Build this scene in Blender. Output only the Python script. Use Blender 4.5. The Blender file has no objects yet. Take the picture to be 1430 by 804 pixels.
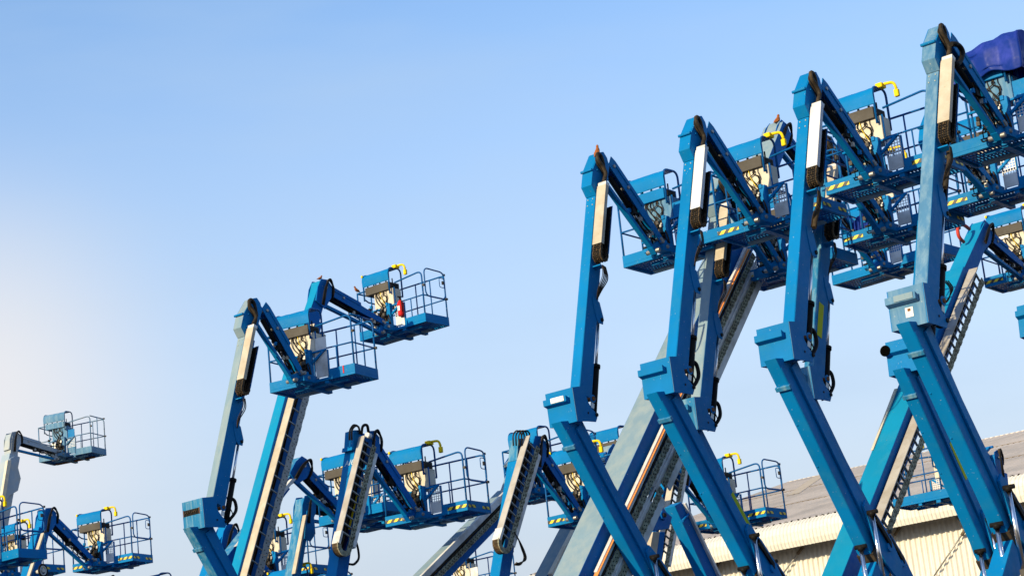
import bpy, math, random
from mathutils import Vector, Matrix
random.seed(7)
R = math.radians
S = bpy.context.scene
COL = S.collection

# ---------------------------------------------------------------- camera
F = 3000.0                      # focal length in photo pixels (photo 1430 x 804)
PITCH, ROLL, EYE = R(15.0), R(6.0), 1.6
cp, sp = math.cos(PITCH), math.sin(PITCH)
fwd = Vector((0, cp, sp)); r0 = Vector((1, 0, 0)); u0 = Vector((0, -sp, cp))
cr, sr = math.cos(ROLL), math.sin(ROLL)
cam_r = r0 * cr - u0 * sr
cam_u = u0 * cr + r0 * sr
cd = bpy.data.cameras.new('camera'); cam = bpy.data.objects.new('camera', cd); COL.objects.link(cam)
cd.sensor_width = 36; cd.lens = 36 * F / 1430.0
cd.clip_end = 20000; cd.clip_start = 0.1
mw = Matrix((cam_r, cam_u, -fwd)).transposed().to_4x4()
mw.translation = Vector((0, 0, EYE))
cam.matrix_world = mw
cd.dof.use_dof = True; cd.dof.focus_distance = 36; cd.dof.aperture_fstop = 9.0
S.camera = cam

# ---------------------------------------------------------------- sky and sun
SUN_EL, SUN_AZ = 19.0, 227.0     # azimuth clockwise from +Y
w = bpy.data.worlds.new('World'); S.world = w; w.use_nodes = True
nt = w.node_tree; nt.nodes.clear()
N = nt.nodes.new; LK = nt.links.new
out = N('ShaderNodeOutputWorld'); bg = N('ShaderNodeBackground')
sky = N('ShaderNodeTexSky'); sky.sky_type = 'NISHITA'; sky.sun_disc = False
sky.sun_elevation = R(SUN_EL); sky.sun_rotation = R(SUN_AZ)
sky.altitude = 100; sky.air_density = 1.0; sky.dust_density = 0.2; sky.ozone_density = 3.2
tc = N('ShaderNodeTexCoord')
# pale haze low in the sky and thin high cloud
sep = N('ShaderNodeSeparateXYZ'); LK(tc.outputs['Generated'], sep.inputs[0])
hz = N('ShaderNodeMapRange'); hz.inputs['From Min'].default_value = 0.13; hz.inputs['From Max'].default_value = 0.40
hz.inputs['To Min'].default_value = 0.95; hz.inputs['To Max'].default_value = 0.0
LK(sep.outputs['Z'], hz.inputs['Value'])
mp = N('ShaderNodeMapping'); mp.inputs['Scale'].default_value = (1.0, 1.0, 4.5); mp.inputs['Rotation'].default_value = (0, R(14), 0)
LK(tc.outputs['Generated'], mp.inputs['Vector'])
cn = N('ShaderNodeTexNoise'); cn.inputs['Scale'].default_value = 5.5; cn.inputs['Detail'].default_value = 5; cn.inputs['Roughness'].default_value = 0.5
LK(mp.outputs[0], cn.inputs['Vector'])
cr_ = N('ShaderNodeMapRange'); cr_.inputs['From Min'].default_value = 0.42; cr_.inputs['From Max'].default_value = 0.75
cr_.inputs['To Min'].default_value = 0.0; cr_.inputs['To Max'].default_value = 0.3
LK(cn.outputs['Fac'], cr_.inputs['Value'])
# brighter warm veil towards the low left
dt = N('ShaderNodeVectorMath'); dt.operation = 'DOT_PRODUCT'
gdir = (fwd + cam_r * (-760 / F) + cam_u * (-150 / F)).normalized()
dt.inputs[1].default_value = gdir
nrm = N('ShaderNodeVectorMath'); nrm.operation = 'NORMALIZE'; LK(tc.outputs['Generated'], nrm.inputs[0])
LK(nrm.outputs[0], dt.inputs[0])
gl = N('ShaderNodeMapRange'); gl.interpolation_type = 'LINEAR'
gl.inputs['From Min'].default_value = math.cos(R(8.5)); gl.inputs['From Max'].default_value = 1.0
gl.inputs['To Min'].default_value = 0; gl.inputs['To Max'].default_value = 0.97
LK(dt.outputs['Value'], gl.inputs['Value'])
m1 = N('ShaderNodeMix'); m1.data_type = 'RGBA'; m1.inputs[7].default_value = (2.45, 2.68, 2.95, 1)
LK(hz.outputs[0], m1.inputs[0]); LK(sky.outputs[0], m1.inputs[6])
m2 = N('ShaderNodeMix'); m2.data_type = 'RGBA'; m2.inputs[7].default_value = (1.9, 2.5, 3.25, 1)
LK(cr_.outputs[0], m2.inputs[0]); LK(m1.outputs[2], m2.inputs[6])
m3 = N('ShaderNodeMix'); m3.data_type = 'RGBA'; m3.inputs[7].default_value = (3.35, 3.3, 3.35, 1)
pw = N('ShaderNodeMath'); pw.operation = 'POWER'; pw.inputs[1].default_value = 3.4; LK(gl.outputs[0], pw.inputs[0]); LK(pw.outputs[0], m3.inputs[0]); LK(m2.outputs[2], m3.inputs[6])
LK(m3.outputs[2], bg.inputs[0]); LK(bg.outputs[0], out.inputs[0])
bg.inputs[1].default_value = 0.134

sd = bpy.data.lights.new('sun', 'SUN'); sd.energy = 3.3; sd.angle = R(0.55); sd.color = (1.0, 0.84, 0.52)
sun = bpy.data.objects.new('sun', sd); COL.objects.link(sun)
sdir = Vector((math.sin(R(SUN_AZ)) * math.cos(R(SUN_EL)), math.cos(R(SUN_AZ)) * math.cos(R(SUN_EL)), math.sin(R(SUN_EL))))
sun.rotation_euler = sdir.to_track_quat('Z', 'Y').to_euler()
S.view_settings.view_transform = 'Standard'; S.view_settings.look = 'None'
S.view_settings.gamma = 1; S.view_settings.use_curve_mapping = False
S.view_settings.exposure = 0.95
S.cycles.max_bounces = 6; S.cycles.use_denoising = True

# ---------------------------------------------------------------- materials
def mat(name, col, rough=0.5, metal=0.0, vary=0.0, vscale=1.5, fade=None, fade_amt=0.0, fade_scale=3.0,
        chips=None, chip_amt=0.0, streak=False, bump=0.0, spec=0.06):
    m = bpy.data.materials.new(name); m.use_nodes = True
    t = m.node_tree; b = t.nodes['Principled BSDF']; n = t.nodes.new; l = t.links.new
    b.inputs['Roughness'].default_value = rough; b.inputs['Metallic'].default_value = metal
    b.inputs['Specular IOR Level'].default_value = spec
    tc = n('ShaderNodeTexCoord'); geo = n('ShaderNodeNewGeometry')
    cur = None
    def noise(scale, detail=4, vec=None, rough_=0.55):
        x = n('ShaderNodeTexNoise'); x.inputs['Scale'].default_value = scale; x.inputs['Detail'].default_value = detail
        x.inputs['Roughness'].default_value = rough_
        l(vec or geo.outputs['Position'], x.inputs['Vector']); return x
    rgb = n('ShaderNodeRGB'); rgb.outputs[0].default_value = (*col, 1); cur = rgb.outputs[0]
    def mix(fac, c2):
        nonlocal cur
        x = n('ShaderNodeMix'); x.data_type = 'RGBA'; l(fac, x.inputs[0]); l(cur, x.inputs[6])
        x.inputs[7].default_value = (*c2, 1); cur = x.outputs[2]
    def ramp(src, a, b_, lo=0.0, hi=1.0):
        x = n('ShaderNodeMapRange'); x.inputs['From Min'].default_value = a; x.inputs['From Max'].default_value = b_
        x.inputs['To Min'].default_value = lo; x.inputs['To Max'].default_value = hi; l(src, x.inputs['Value']); return x.outputs[0]
    if vary:
        z = noise(vscale, 5)
        mix(ramp(z.outputs['Fac'], 0.35, 0.7, 0, vary), tuple(c * 0.45 for c in col))
    if fade:
        if streak:
            mpn = n('ShaderNodeMapping'); mpn.inputs['Scale'].default_value = (5, 5, 0.7); l(geo.outputs['Position'], mpn.inputs['Vector'])
            z = noise(fade_scale, 6, mpn.outputs[0], 0.65)
        else:
            z = noise(fade_scale, 6, None, 0.65)
        mix(ramp(z.outputs['Fac'], 0.52 - fade_amt * 0.35, 0.74 - fade_amt * 0.25, 0, min(1, 0.35 + fade_amt)), fade)
    if chips:
        z = noise(38, 2); mix(ramp(z.outputs['Fac'], 0.76 - chip_amt, 0.79 - chip_amt, 0, 1), chips)
    l(cur, b.inputs['Base Color'])
    z = noise(14, 4); l(ramp(z.outputs['Fac'], 0.3, 0.7, max(0, rough - 0.09), min(1, rough + 0.12)), b.inputs['Roughness'])
    if bump > .5:
        z2 = noise(9, 3); bp = n('ShaderNodeBump'); bp.inputs['Strength'].default_value = bump; bp.inputs['Distance'].default_value = 0.02
        l(z2.outputs['Fac'], bp.inputs['Height']); l(bp.outputs[0], b.inputs['Normal'])
    return m
PALE = (0.24, 0.37, 0.42); CHIP = (0.42, 0.44, 0.42)
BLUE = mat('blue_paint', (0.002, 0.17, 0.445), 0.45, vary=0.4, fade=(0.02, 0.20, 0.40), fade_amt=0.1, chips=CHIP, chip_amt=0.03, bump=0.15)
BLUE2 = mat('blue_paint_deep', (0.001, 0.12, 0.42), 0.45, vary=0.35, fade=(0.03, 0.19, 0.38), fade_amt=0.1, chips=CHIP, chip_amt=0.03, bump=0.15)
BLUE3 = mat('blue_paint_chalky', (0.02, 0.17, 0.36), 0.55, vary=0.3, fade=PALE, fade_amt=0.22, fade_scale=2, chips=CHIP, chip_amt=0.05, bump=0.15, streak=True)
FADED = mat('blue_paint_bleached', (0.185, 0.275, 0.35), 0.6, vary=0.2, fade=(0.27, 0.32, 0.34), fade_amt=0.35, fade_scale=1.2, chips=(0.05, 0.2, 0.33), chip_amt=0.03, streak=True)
TRAYD = mat('dull_channel', (0.44, 0.415, 0.40), 0.55, 0.1, vary=0.4, vscale=3, fade=(0.33, 0.26, 0.19), fade_amt=0.2)
FLARE_HAZE = mat('flare_haze_paint', (0.30, 0.38, 0.48), 0.6, vary=0.2, fade=(0.48, 0.44, 0.36), fade_amt=0.3, fade_scale=2)  # lens-flare haze over the far-left lift, put into a paler paint colour
GREYB = mat('blue_paint_greyed', (0.075, 0.20, 0.36), 0.5, vary=0.3, fade=(0.22, 0.33, 0.42), fade_amt=0.25, fade_scale=2, chips=CHIP, chip_amt=0.04, streak=True)
RAILM = mat('blue_rail_paint', (0.006, 0.095, 0.30), 0.33, vary=0.3, vscale=6, chips=CHIP, chip_amt=0.05)
RAILF = mat('faded_rail_paint', (0.10, 0.20, 0.34), 0.45, vary=0.3, vscale=6, fade=(0.3, 0.25, 0.2), fade_amt=0.15, chips=(0.3, 0.14, 0.06), chip_amt=0.08)
CREAM = mat('galvanised_tray', (0.52, 0.46, 0.38), 0.55, vary=0.4, vscale=4, fade=(0.36, 0.27, 0.17), fade_amt=0.22, chips=(0.25, 0.17, 0.1), chip_amt=0.04)
PANEL = mat('cream_panel', (0.64, 0.58, 0.48), 0.5, vary=0.3, vscale=5, fade=(0.42, 0.32, 0.2), fade_amt=0.12)
TRAY = mat('grey_channel', (0.68, 0.67, 0.67), 0.5, 0.1, vary=0.35, vscale=3, fade=(0.30, 0.26, 0.21), fade_amt=0.15)
ORANGE = mat('orange_strip', (0.75, 0.27, 0.08), 0.6, vary=0.3)
DARKBOX = mat('dark_grey_box', (0.085, 0.075, 0.065), 0.55, vary=0.4, vscale=6, fade=(0.15, 0.14, 0.13), fade_amt=0.12)
BLACK = mat('black_rubber', (0.013, 0.012, 0.012), 0.5, vary=0.3, vscale=9)
HOSE = mat('dusty_hose', (0.035, 0.028, 0.022), 0.55, vary=0.4, vscale=9, fade=(0.13, 0.09, 0.055), fade_amt=0.2, fade_scale=8)
CHAIN = mat('dusty_chain', (0.05, 0.036, 0.022), 0.6, vary=0.4, vscale=9, fade=(0.22, 0.14, 0.075), fade_amt=0.2, fade_scale=9)
LINK = mat('pale_link_plate', (0.40, 0.40, 0.30), 0.6, vary=0.5, vscale=12, fade=(0.10, 0.075, 0.045), fade_amt=0.4, fade_scale=9)
LINKG = mat('galvanised_link', (0.34, 0.34, 0.33), 0.5, 0.2, vary=0.4, vscale=10)
TRAYW = mat('white_grey_tray', (0.64, 0.64, 0.68), 0.5, vary=0.3, vscale=4)
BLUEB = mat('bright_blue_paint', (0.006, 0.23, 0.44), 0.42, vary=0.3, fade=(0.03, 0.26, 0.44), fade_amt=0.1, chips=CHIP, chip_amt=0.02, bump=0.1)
CHROME = mat('chrome_rod', (0.75, 0.72, 0.74), 0.15, 1.0)
STEEL = mat('worn_steel', (0.32, 0.31, 0.30), 0.45, 0.6, vary=0.4)
RUST = mat('rusty_brown', (0.20, 0.085, 0.035), 0.7, vary=0.4, vscale=9)
YELLOW = mat('yellow_plastic', (0.80, 0.56, 0.012), 0.45, vary=0.15)
YDECAL = mat('yellow_green_decal', (0.50, 0.52, 0.03), 0.6, vary=0.25)
WHITE = mat('white_sticker', (0.75, 0.74, 0.72), 0.55, vary=0.1)
RED = mat('red_paint', (0.60, 0.02, 0.02), 0.35, vary=0.2)
REDHOSE = mat('red_hose', (0.5, 0.05, 0.035), 0.45)
TARP = mat('royal_blue_tarp', (0.008, 0.03, 0.22), 0.38, vary=0.25, fade=(0.06, 0.08, 0.5), fade_amt=0.12)
BIRDM = mat('brown_feathers', (0.36, 0.115, 0.035), 0.7, vary=0.5, vscale=18)
PITCH_BLACK = mat('disc_black', (0.002, 0.002, 0.002), 0.9, spec=0.0)
BEAK = mat('bird_beak', (0.35, 0.25, 0.1), 0.5)
GLASS = mat('lamp_glass', (0.85, 0.84, 0.80), 0.12)
def hazard():
    m = bpy.data.materials.new('hazard_stripes'); m.use_nodes = True; t = m.node_tree; b = t.nodes['Principled BSDF']
    tc = t.nodes.new('ShaderNodeTexCoord'); s = t.nodes.new('ShaderNodeSeparateXYZ'); t.links.new(tc.outputs['Object'], s.inputs[0])
    a = t.nodes.new('ShaderNodeMath'); a.operation = 'ADD'; t.links.new(s.outputs['Y'], a.inputs[0]); t.links.new(s.outputs['Z'], a.inputs[1])
    a0 = t.nodes.new('ShaderNodeMath'); a0.operation = 'ADD'; t.links.new(a.outputs[0], a0.inputs[0]); t.links.new(s.outputs['X'], a0.inputs[1])
    a2 = t.nodes.new('ShaderNodeMath'); a2.operation = 'MULTIPLY'; a2.inputs[1].default_value = 6.6; t.links.new(a0.outputs[0], a2.inputs[0])
    fr = t.nodes.new('ShaderNodeMath'); fr.operation = 'FRACT'; t.links.new(a2.outputs[0], fr.inputs[0])
    g = t.nodes.new('ShaderNodeMath'); g.operation = 'GREATER_THAN'; g.inputs[1].default_value = 0.5; t.links.new(fr.outputs[0], g.inputs[0])
    x = t.nodes.new('ShaderNodeMix'); x.data_type = 'RGBA'; x.inputs[6].default_value = (0.02, 0.018, 0.015, 1); x.inputs[7].default_value = (0.82, 0.58, 0.02, 1)
    t.links.new(g.outputs[0], x.inputs[0]); t.links.new(x.outputs[2], b.inputs['Base Color']); b.inputs['Roughness'].default_value = 0.5
    return m
HAZ = hazard()

# ---------------------------------------------------------------- mesh collector
def fillet(pts, rad, n=4, closed=False):
    pts = [Vector(p) for p in pts]; o = []; L = len(pts)
    for i, p in enumerate(pts):
        if not closed and i in (0, L - 1): o.append(p); continue
        a = pts[(i - 1) % L]; b = pts[(i + 1) % L]
        r = min(rad, (a - p).length * 0.48, (b - p).length * 0.48)
        p0 = p + (a - p).normalized() * r; p1 = p + (b - p).normalized() * r
        for k in range(n + 1):
            t = k / n; o.append(p0 * (1 - t) ** 2 + p * 2 * t * (1 - t) + p1 * t * t)
    return o
class MB:
    def __init__(s): s.v = []; s.f = []; s.m = []; s.mats = []; s.sm = []
    def mi(s, m):
        if m not in s.mats: s.mats.append(m)
        return s.mats.index(m)
    def face(s, idx, m, smooth=False): s.f.append(idx); s.m.append(s.mi(m)); s.sm.append(smooth)
    def prism(s, poly, y0, y1, m, cap=None, front=None):
        """poly: list of (x,z); extruded from y0 to y1 (y0 < y1)"""
        area = sum(poly[i][0] * poly[(i + 1) % len(poly)][1] - poly[(i + 1) % len(poly)][0] * poly[i][1] for i in range(len(poly)))
        if area < 0: poly = poly[::-1]
        n = len(poly); b = len(s.v)
        s.v += [Vector((p[0], y0, p[1])) for p in poly] + [Vector((p[0], y1, p[1])) for p in poly]
        s.face(list(range(b, b + n)), cap or m)
        s.face(list(range(b + 2 * n - 1, b + n - 1, -1)), cap or m)
        for i in range(n):
            j = (i + 1) % n
            s.face([b + j, b + i, b + n + i, b + n + j], m)
    def box(s, c, size, m, rot=None):
        b = len(s.v); c = Vector(c); hx, hy, hz = [k / 2 for k in size]
        for sx in (-1, 1):
            for sy in (-1, 1):
                for sz in (-1, 1):
                    p = Vector((sx * hx, sy * hy, sz * hz))
                    if rot is not None: p = rot @ p
                    s.v.append(c + p)
        for q in ((0, 1, 3, 2), (4, 6, 7, 5), (0, 4, 5, 1), (2, 3, 7, 6), (0, 2, 6, 4), (1, 5, 7, 3)):
            s.face([b + i for i in q], m)
    def bar(s, p0, p1, wy, wt, m):
        """rectangular bar between two points; wy = size along Y, wt = other size"""
        p0, p1 = Vector(p0), Vector(p1); d = (p1 - p0); L = d.length
        if L < 1e-6: return
        z = d / L; y = Vector((0, 1, 0))
        if abs(z.dot(y)) > 0.95: y = Vector((1, 0, 0))
        x = y.cross(z).normalized(); y = z.cross(x)
        s.box((p0 + p1) / 2, (wt, wy, L), m, Matrix((x, y, z)).transposed())
    def tube(s, pts, r, m, seg=7, closed=False, caps=True):
        pts = [Vector(p) for p in pts]
        q = [pts[0]]
        for p in pts[1:]:
            if (p - q[-1]).length > 1e-5: q.append(p)
        pts = q; n = len(pts)
        if n < 2: return
        rs = r if isinstance(r, (list, tuple)) else [r] * n
        b = len(s.v); nx = None
        for i, p in enumerate(pts):
            if closed: t = (pts[(i + 1) % n] - pts[i - 1]).normalized()
            else: t = (pts[min(i + 1, n - 1)] - pts[max(i - 1, 0)]).normalized()
            if nx is None:
                nx = t.orthogonal().normalized()
            else:
                nx = (nx - t * nx.dot(t))
                nx = nx.normalized() if nx.length > 1e-6 else t.orthogonal().normalized()
            ny = t.cross(nx)
            for k in range(seg):
                a = 2 * math.pi * k / seg
                s.v.append(p + (nx * math.cos(a) + ny * math.sin(a)) * rs[min(i, len(rs) - 1)])
        rng = n if closed else n - 1
        for i in range(rng):
            for k in range(seg):
                j = (i + 1) % n; k2 = (k + 1) % seg
                s.face([b + i * seg + k, b + i * seg + k2, b + j * seg + k2, b + j * seg + k], m, True)
        if caps and not closed:
            s.face([b + k for k in range(seg)][::-1], m); s.face([b + (n - 1) * seg + k for k in range(seg)], m)
    def sheet(s, grid, m, thick=0.0, smooth=True):
        b = len(s.v); nr = len(grid); nc = len(grid[0])
        for row in grid: s.v += [Vector(p) for p in row]
        for i in range(nr - 1):
            for j in range(nc - 1):
                s.face([b + i * nc + j, b + i * nc + j + 1, b + (i + 1) * nc + j + 1, b + (i + 1) * nc + j], m, smooth)
    def mesh(s, name, bevel=0):
        me = bpy.data.meshes.new(name); me.from_pydata([tuple(v) for v in s.v], [], s.f)
        for m in s.mats: me.materials.append(m)
        me.polygons.foreach_set('material_index', s.m); me.polygons.foreach_set('use_smooth', s.sm)
        me.update(); return me
    def build(s, name, parent=None, bevel=0.0, label=None):
        o = bpy.data.objects.new(name, s.mesh(name)); COL.objects.link(o)
        if parent is not None: o.parent = parent
        if bevel:
            md = o.modifiers.new('bevel', 'BEVEL'); md.width = bevel; md.segments = 2; md.limit_method = 'ANGLE'; md.angle_limit = R(35)
        if label: o['label'] = label
        return o
def tagthing(o, label, cat, group=None):
    o['label'] = label; o['category'] = cat
    if group: o['group'] = group
    return o

# ---------------------------------------------------------------- directions of the yard
PSI = R(53.0)
U = Vector((math.cos(PSI), math.sin(PSI), 0)); V = Vector((math.sin(PSI), -math.cos(PSI), 0)); ZV = Vector((0, 0, 1))
EYEP = Vector((0, 0, EYE))
def ray(px): return fwd + cam_r * ((px[0] - 715) / F) + cam_u * ((402 - px[1]) / F)
def at_depth(px, D): return EYEP + ray(px) * D

class Mach:
    """a working plane for one machine: X forward along its booms, Y across, Z up; root on the ground"""
    def __init__(s, anchor, D):
        p = at_depth(anchor, D); s.o = Vector((p.x, p.y, 0)); s.root = None
    def P(s, px, y=0.0):
        r = ray(px); o = s.o - V * y       # local +Y = -V
        t = (o - EYEP).dot(V) / r.dot(V); q = EYEP + r * t - s.o
        return Vector((q.dot(U), y, q.z))
    def xz(s, px, y=0.0): p = s.P(px, y); return (p.x, p.z)
    def start(s, name, label, shift):
        s.o = s.o + U * shift
        e = bpy.data.objects.new(name, None); COL.objects.link(e)
        m3_ = Matrix((U, -V, ZV)).transposed().to_4x4(); m3_.translation = s.o; e.matrix_world = m3_
        e.empty_display_size = 0.5; s.root = e
        tagthing(e, label, 'boom lift', 'blue boom lifts parked in the yard')
        return e
    def scale(s, px, y=0):  # photo pixels per metre there
        p = s.P(px, y); w_ = s.o + U * p.x - V * y + ZV * p.z
        return F / (w_ - EYEP).dot(fwd)
class Hoses:
    """every hose an object of its own"""
    def __init__(s, parent): s.p = parent
    def tube(s, *a, **k): m = MB(); m.tube(*a, **k); m.build('hose', s.p)
class Fr:
    """in-plane frame: origin a, axis a->b (s), perpendicular t towards +X"""
    def __init__(s, a, b):
        s.a = Vector((a[0], a[1])); d = Vector((b[0] - a[0], b[1] - a[1])); s.L = d.length; s.d = d / s.L
        s.n = Vector((-s.d.y, s.d.x))
        if s.n.x < 0: s.n = -s.n
    def to(s, st): q = s.a + s.d * st[0] + s.n * st[1]; return (q.x, q.y)
    def inv(s, p): q = Vector((p[0], p[1])) - s.a; return (q.dot(s.d), q.dot(s.n))
    def p3(s, st, y): q = s.to(st); return Vector((q[0], y, q[1]))

# ---------------------------------------------------------------- the basket (work platform)
WB = 0.76
def basket_meshes(L, gate=True, stripes=True, faded=False, blank=False, plain=False, hook=True):
    rm = RAILF if faded else RAILM
    tm = GREYB if faded else BLUE
    h = L / 2; out = []
    m = MB()                                            # floor frame and grating
    for y0, y1, x0, x1 in ((-h, h, 0, .05), (-h, h, WB - .05, WB), (-h, -h + .05, .05, WB - .05), (h - .05, h, .05, WB - .05)):
        m.box(((x0 + x1) / 2, (y0 + y1) / 2, 0.0), (x1 - x0, y1 - y0, .05), tm)
    ns = int(L / .055)
    for i in range(1, ns):
        y = -h + L * i / ns; m.box((WB / 2, y, 0.012), (WB - .1, .034, .012), RAILM)
    for x in (.16, .27, .38, .49, .6): m.box((x, 0, 0.004), (.03, L - .1, .010), RAILM)
    m.box((WB * .5, .12, -.055), (WB * .96, .10, .07), tm); m.box((WB * .5, -.30, -.05), (WB * .96, .08, .06), tm)
    m.box((WB * .22, -.1, -.052), (.07, L * .62, .05), tm); m.box((WB * .75, .05, -.048), (.12, L * .72, .035), FADED if not faded else RUST)
    out.append(('basket', m, 0.004))
    m = MB()                                            # toe boards
    th = .14
    m.box((.008, (h + .26) / 2, .025 + th / 2), (.012, h - .26, th), tm)
    m.box((.008, (-h - .38) / 2, .025 + th / 2), (.012, h - .38, th), tm)
    m.box((WB - .008, 0, .025 + th / 2), (.012, L, th), tm)
    for y in (-h + .008, h - .008): m.box((WB / 2, y, .025 + th / 2), (WB - .03, .012, th), tm)
    out.append(('toe_board', m, 0.003))
    if stripes:
        for c_, s_ in (((-.002, h - .2, .065), (.006, .38, .055)), ((-.002, -h + .22, .065), (.006, .42, .055)), ((.16, -h - .002, .065), (.22, .006, .05)), ((WB - .16, -h - .002, .065), (.22, .006, .05))):
            m = MB(); m.box(c_, s_, HAZ); out.append(('warning_stripe', m, 0))
    m = MB(); r = .017                                   # rails
    zt, zm = 1.06, .55
    # right front corner loop: console -> right -> down
    m.tube(fillet([(.02, -.16, zt - .07), (.02, -h + .02, zt), (.02, -h + .02, .03)], .13, 5), r, rm)
    m.tube([(.02, -.12, zm), (.02, -h + .02, zm)], r * .85, rm)
    m.tube([(.02, h - .02, .03), (.02, h - .02, zt - .06)], r, rm)
    m.tube([(.02, h - .02, zt - .06), (.02, .60, zt - .06)], r, rm)
    m.tube([(.02, h - .02, zm), (.02, .58, zm)], r * .85, rm)
    # far side
    m.tube(fillet([(WB - .02, h - .02, .03), (WB - .02, h - .02, zt), (WB - .02, -h + .02, zt), (WB - .02, -h + .02, .03)], .1, 4), r, rm)
    m.tube([(WB - .02, h - .02, zm), (WB - .02, -h + .02, zm)], r * .85, rm)
    for y in (h * .45, -h * .12, -h * .55): m.tube([(WB - .02, y, .03), (WB - .02, y, zt)], r * .8, rm)
    # ends
    m.tube([(.02, h - .02, zm), (WB - .02, h - .02, zm)], r * .85, rm); m.tube([(.02, h - .02, zt - .06), (WB - .02, h - .02, zt - .06)], r, rm)
    m.tube([(.02, -h + .02, zm), (WB - .02, -h + .02, zm)], r * .85, rm)
    if not gate:
        m.tube([(.02, -h + .02, zt), (WB - .02, -h + .02, zt)], r, rm); m.tube([(WB * .5, -h + .02, .03), (WB * .5, -h + .02, zt)], r * .8, rm)
    for y in (-.13, .52): m.tube([(.02, y, .03), (.02, y, .9)], r * .9, rm)
    m.tube([(.02, -.55 if h > .8 else -.4, .03), (.02, -.55, zm)], r * .7, rm)
    for p in ((WB - .02, -h + .02, zt + .015), (WB - .02, -h - .0, zm), (.02, -h - .01, zm + .2)): m.box(p, (.045, .045, .04), DARKBOX)
    out.append(('guard_rail', m, 0))
    if gate:
        m = MB(); y = -h - .012
        m.tube(fillet([(.07, y, .53), (.07, y, 1.13), (WB - .06, y, 1.11), (WB - .06, y, .53)], .13, 5, True), .015, rm, closed=True)
        m.tube(fillet([(WB - .22, y, .78), (WB - .22, y, .98), (WB - .07, y, .98), (WB - .07, y, .78)], .04, 3, True), .008, rm, closed=True)
        m.box((WB - .12, y - .01, .88), (.05, .03, .07), DARKBOX)
        out.append(('gate', m, 0))
    for y in (-.09, .62):                               # loops either side of the console
        m = MB()
        m.tube(fillet([(-.08, y, .76), (-.08, y, 1.325), (.32, y, 1.345), (.32, y, .74)], .12, 5), .018, rm)
        m.tube([(-.08, y, .80), (.04, y, .75), (.32, y, .74)], .016, rm)
        out.append(('console_guard', m, 0))
    m = MB()                                            # curved cover
    prof = [(-.10, 1.055), (-.108, 1.19), (-.09, 1.262), (-.045, 1.308), (.02, 1.325), (.20, 1.33)]
    rows = []
    for y in [.63 - .73 * i / 10 for i in range(11)]:
        rows.append([(x + random.uniform(-.003, .003), y, z + random.uniform(-.003, .003)) for x, z in prof])
    m.sheet(rows, tm)
    m.sheet([[(x + .008, y, z - .008) for x, z in prof[::-1]] for y in (.63, .27, -.10)], tm)
    out.append(('console_cover', m, 0))
    m = MB()
    bm_ = tm if blank else DARKBOX
    m.box((.10, .265, .945), (.36, .64, .17), bm_)
    for i in range(4): m.box((-.045, .53 - i * .17, 1.045), (.02, .035, .04), BLACK)
    m.box((.10, -.068, .95), (.22, .03, .10), BLACK); m.tube([(.1, -.03, 1.03), (.1, -.03, 1.13)], .014, BLACK)
    out.append(('control_box', m, 0.006))
    m = MB()
    pm = GREYB if blank else PANEL
    m.box((.10, .13, .69), (.26, .52, .38), pm); m.box((.03, .19, .50), (.09, .14, .12), STEEL)
    m.box((.10, -.06, .66), (.2, .035, .28), TRAY)
    out.append(('back_panel', m, 0.006))
    m = MB(); rr = random.Random(3)                      # wires down the back panel, hoses at the rotator
    for i in range(8):
        y = .34 - i * .045 + rr.uniform(-.02, .02); a = rr.uniform(-.09, .09)
        m.tube(fillet([(-.02, y, .89), (-.06, y + a, .8), (-.055, y - a * 1.5, .66 + rr.uniform(-.05, .08)), (-.05, .12 + rr.uniform(-.1, .14), .50)], .08, 3), rr.choice([.004, .006, .009]), [HOSE, BLACK, HOSE, BLACK][i % 4], seg=5)
    m.tube(fillet([(-.05, .20, .86), (-.06, .18, .75), (-.06, .12, .62), (-.05, .08, .56)], .08, 3), .006, YELLOW if not blank else HOSE, seg=5)
    for i in range(13):
        y = .36 - i * .03; q = rr.uniform(-.09, .09)
        m.tube(fillet([(-.33, .05 - i * .01, .18), (-.25, y * .5 + q, .08 + q), (-.12, y + .03, .02 + i * .015), (-.08, y, .25 + q), (-.05, .2 - i * .02, .52)], .12, 4), rr.choice([.012, .016, .02]), [BLACK, HOSE][i % 2], seg=6)
    for i in range(5):
        c = Vector((-.12 + .02 * i, .16 - .03 * i, .24)); ra = .13 + .02 * i
        m.tube([c + Vector((ra * .5 * math.sin(a_ * math.pi / 8), ra * .55 * math.sin(a_ * math.pi / 8 + .5), ra * math.cos(a_ * math.pi / 8))) for a_ in range(0, 14)], .012, BLACK if i % 2 else HOSE, seg=5)
    for i in range(30): m.box((rr.uniform(-.26, -.02), rr.uniform(-.05, .42), rr.uniform(.03, .56)), (.05, .05, .06), rr.choice([STEEL, DARKBOX, BLACK, BLACK, tm]))
    out.append(('hose_bundle', m, 0))
    m = MB()                                            # rotator and mounting bracket
    m.box((-.06, -.02, .26), (.09, .10, .60), tm); m.box((-.13, .0, .03), (.42, .17, .13), tm)
    m.bar((-.05, -.03, .30), (-.02, -.30, .55), .05, .05, tm) if False else m.tube([(-.05, -.04, .30), (-.01, -.32, .52)], .03, tm, seg=4)
    m.tube([(-.02, .55, .50), (-.02, -.36, .52)], .022, tm, seg=4)
    m.tube([(-.10, .02, -.07), (-.10, .02, .16)], .08, tm, seg=12)
    m.box((.02, -.36, .27), (.03, .04, .5), tm)
    m.tube([(-.34, -.11, .10), (-.34, .11, .10)], .035, STEEL, seg=10); m.tube([(-.22, -.11, .03), (-.22, .11, .03)], .03, STEEL, seg=10)
    out.append(('mounting_bracket', m, 0.004))
    m = MB()                                            # perforated side panel
    y0, y1 = -.13, -.36
    if plain: m.box((-.0, (y0 + y1) / 2 + .01, .40), (.012, abs(y1 - y0) + .02, .72), TRAY if not blank else BLUE)
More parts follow.
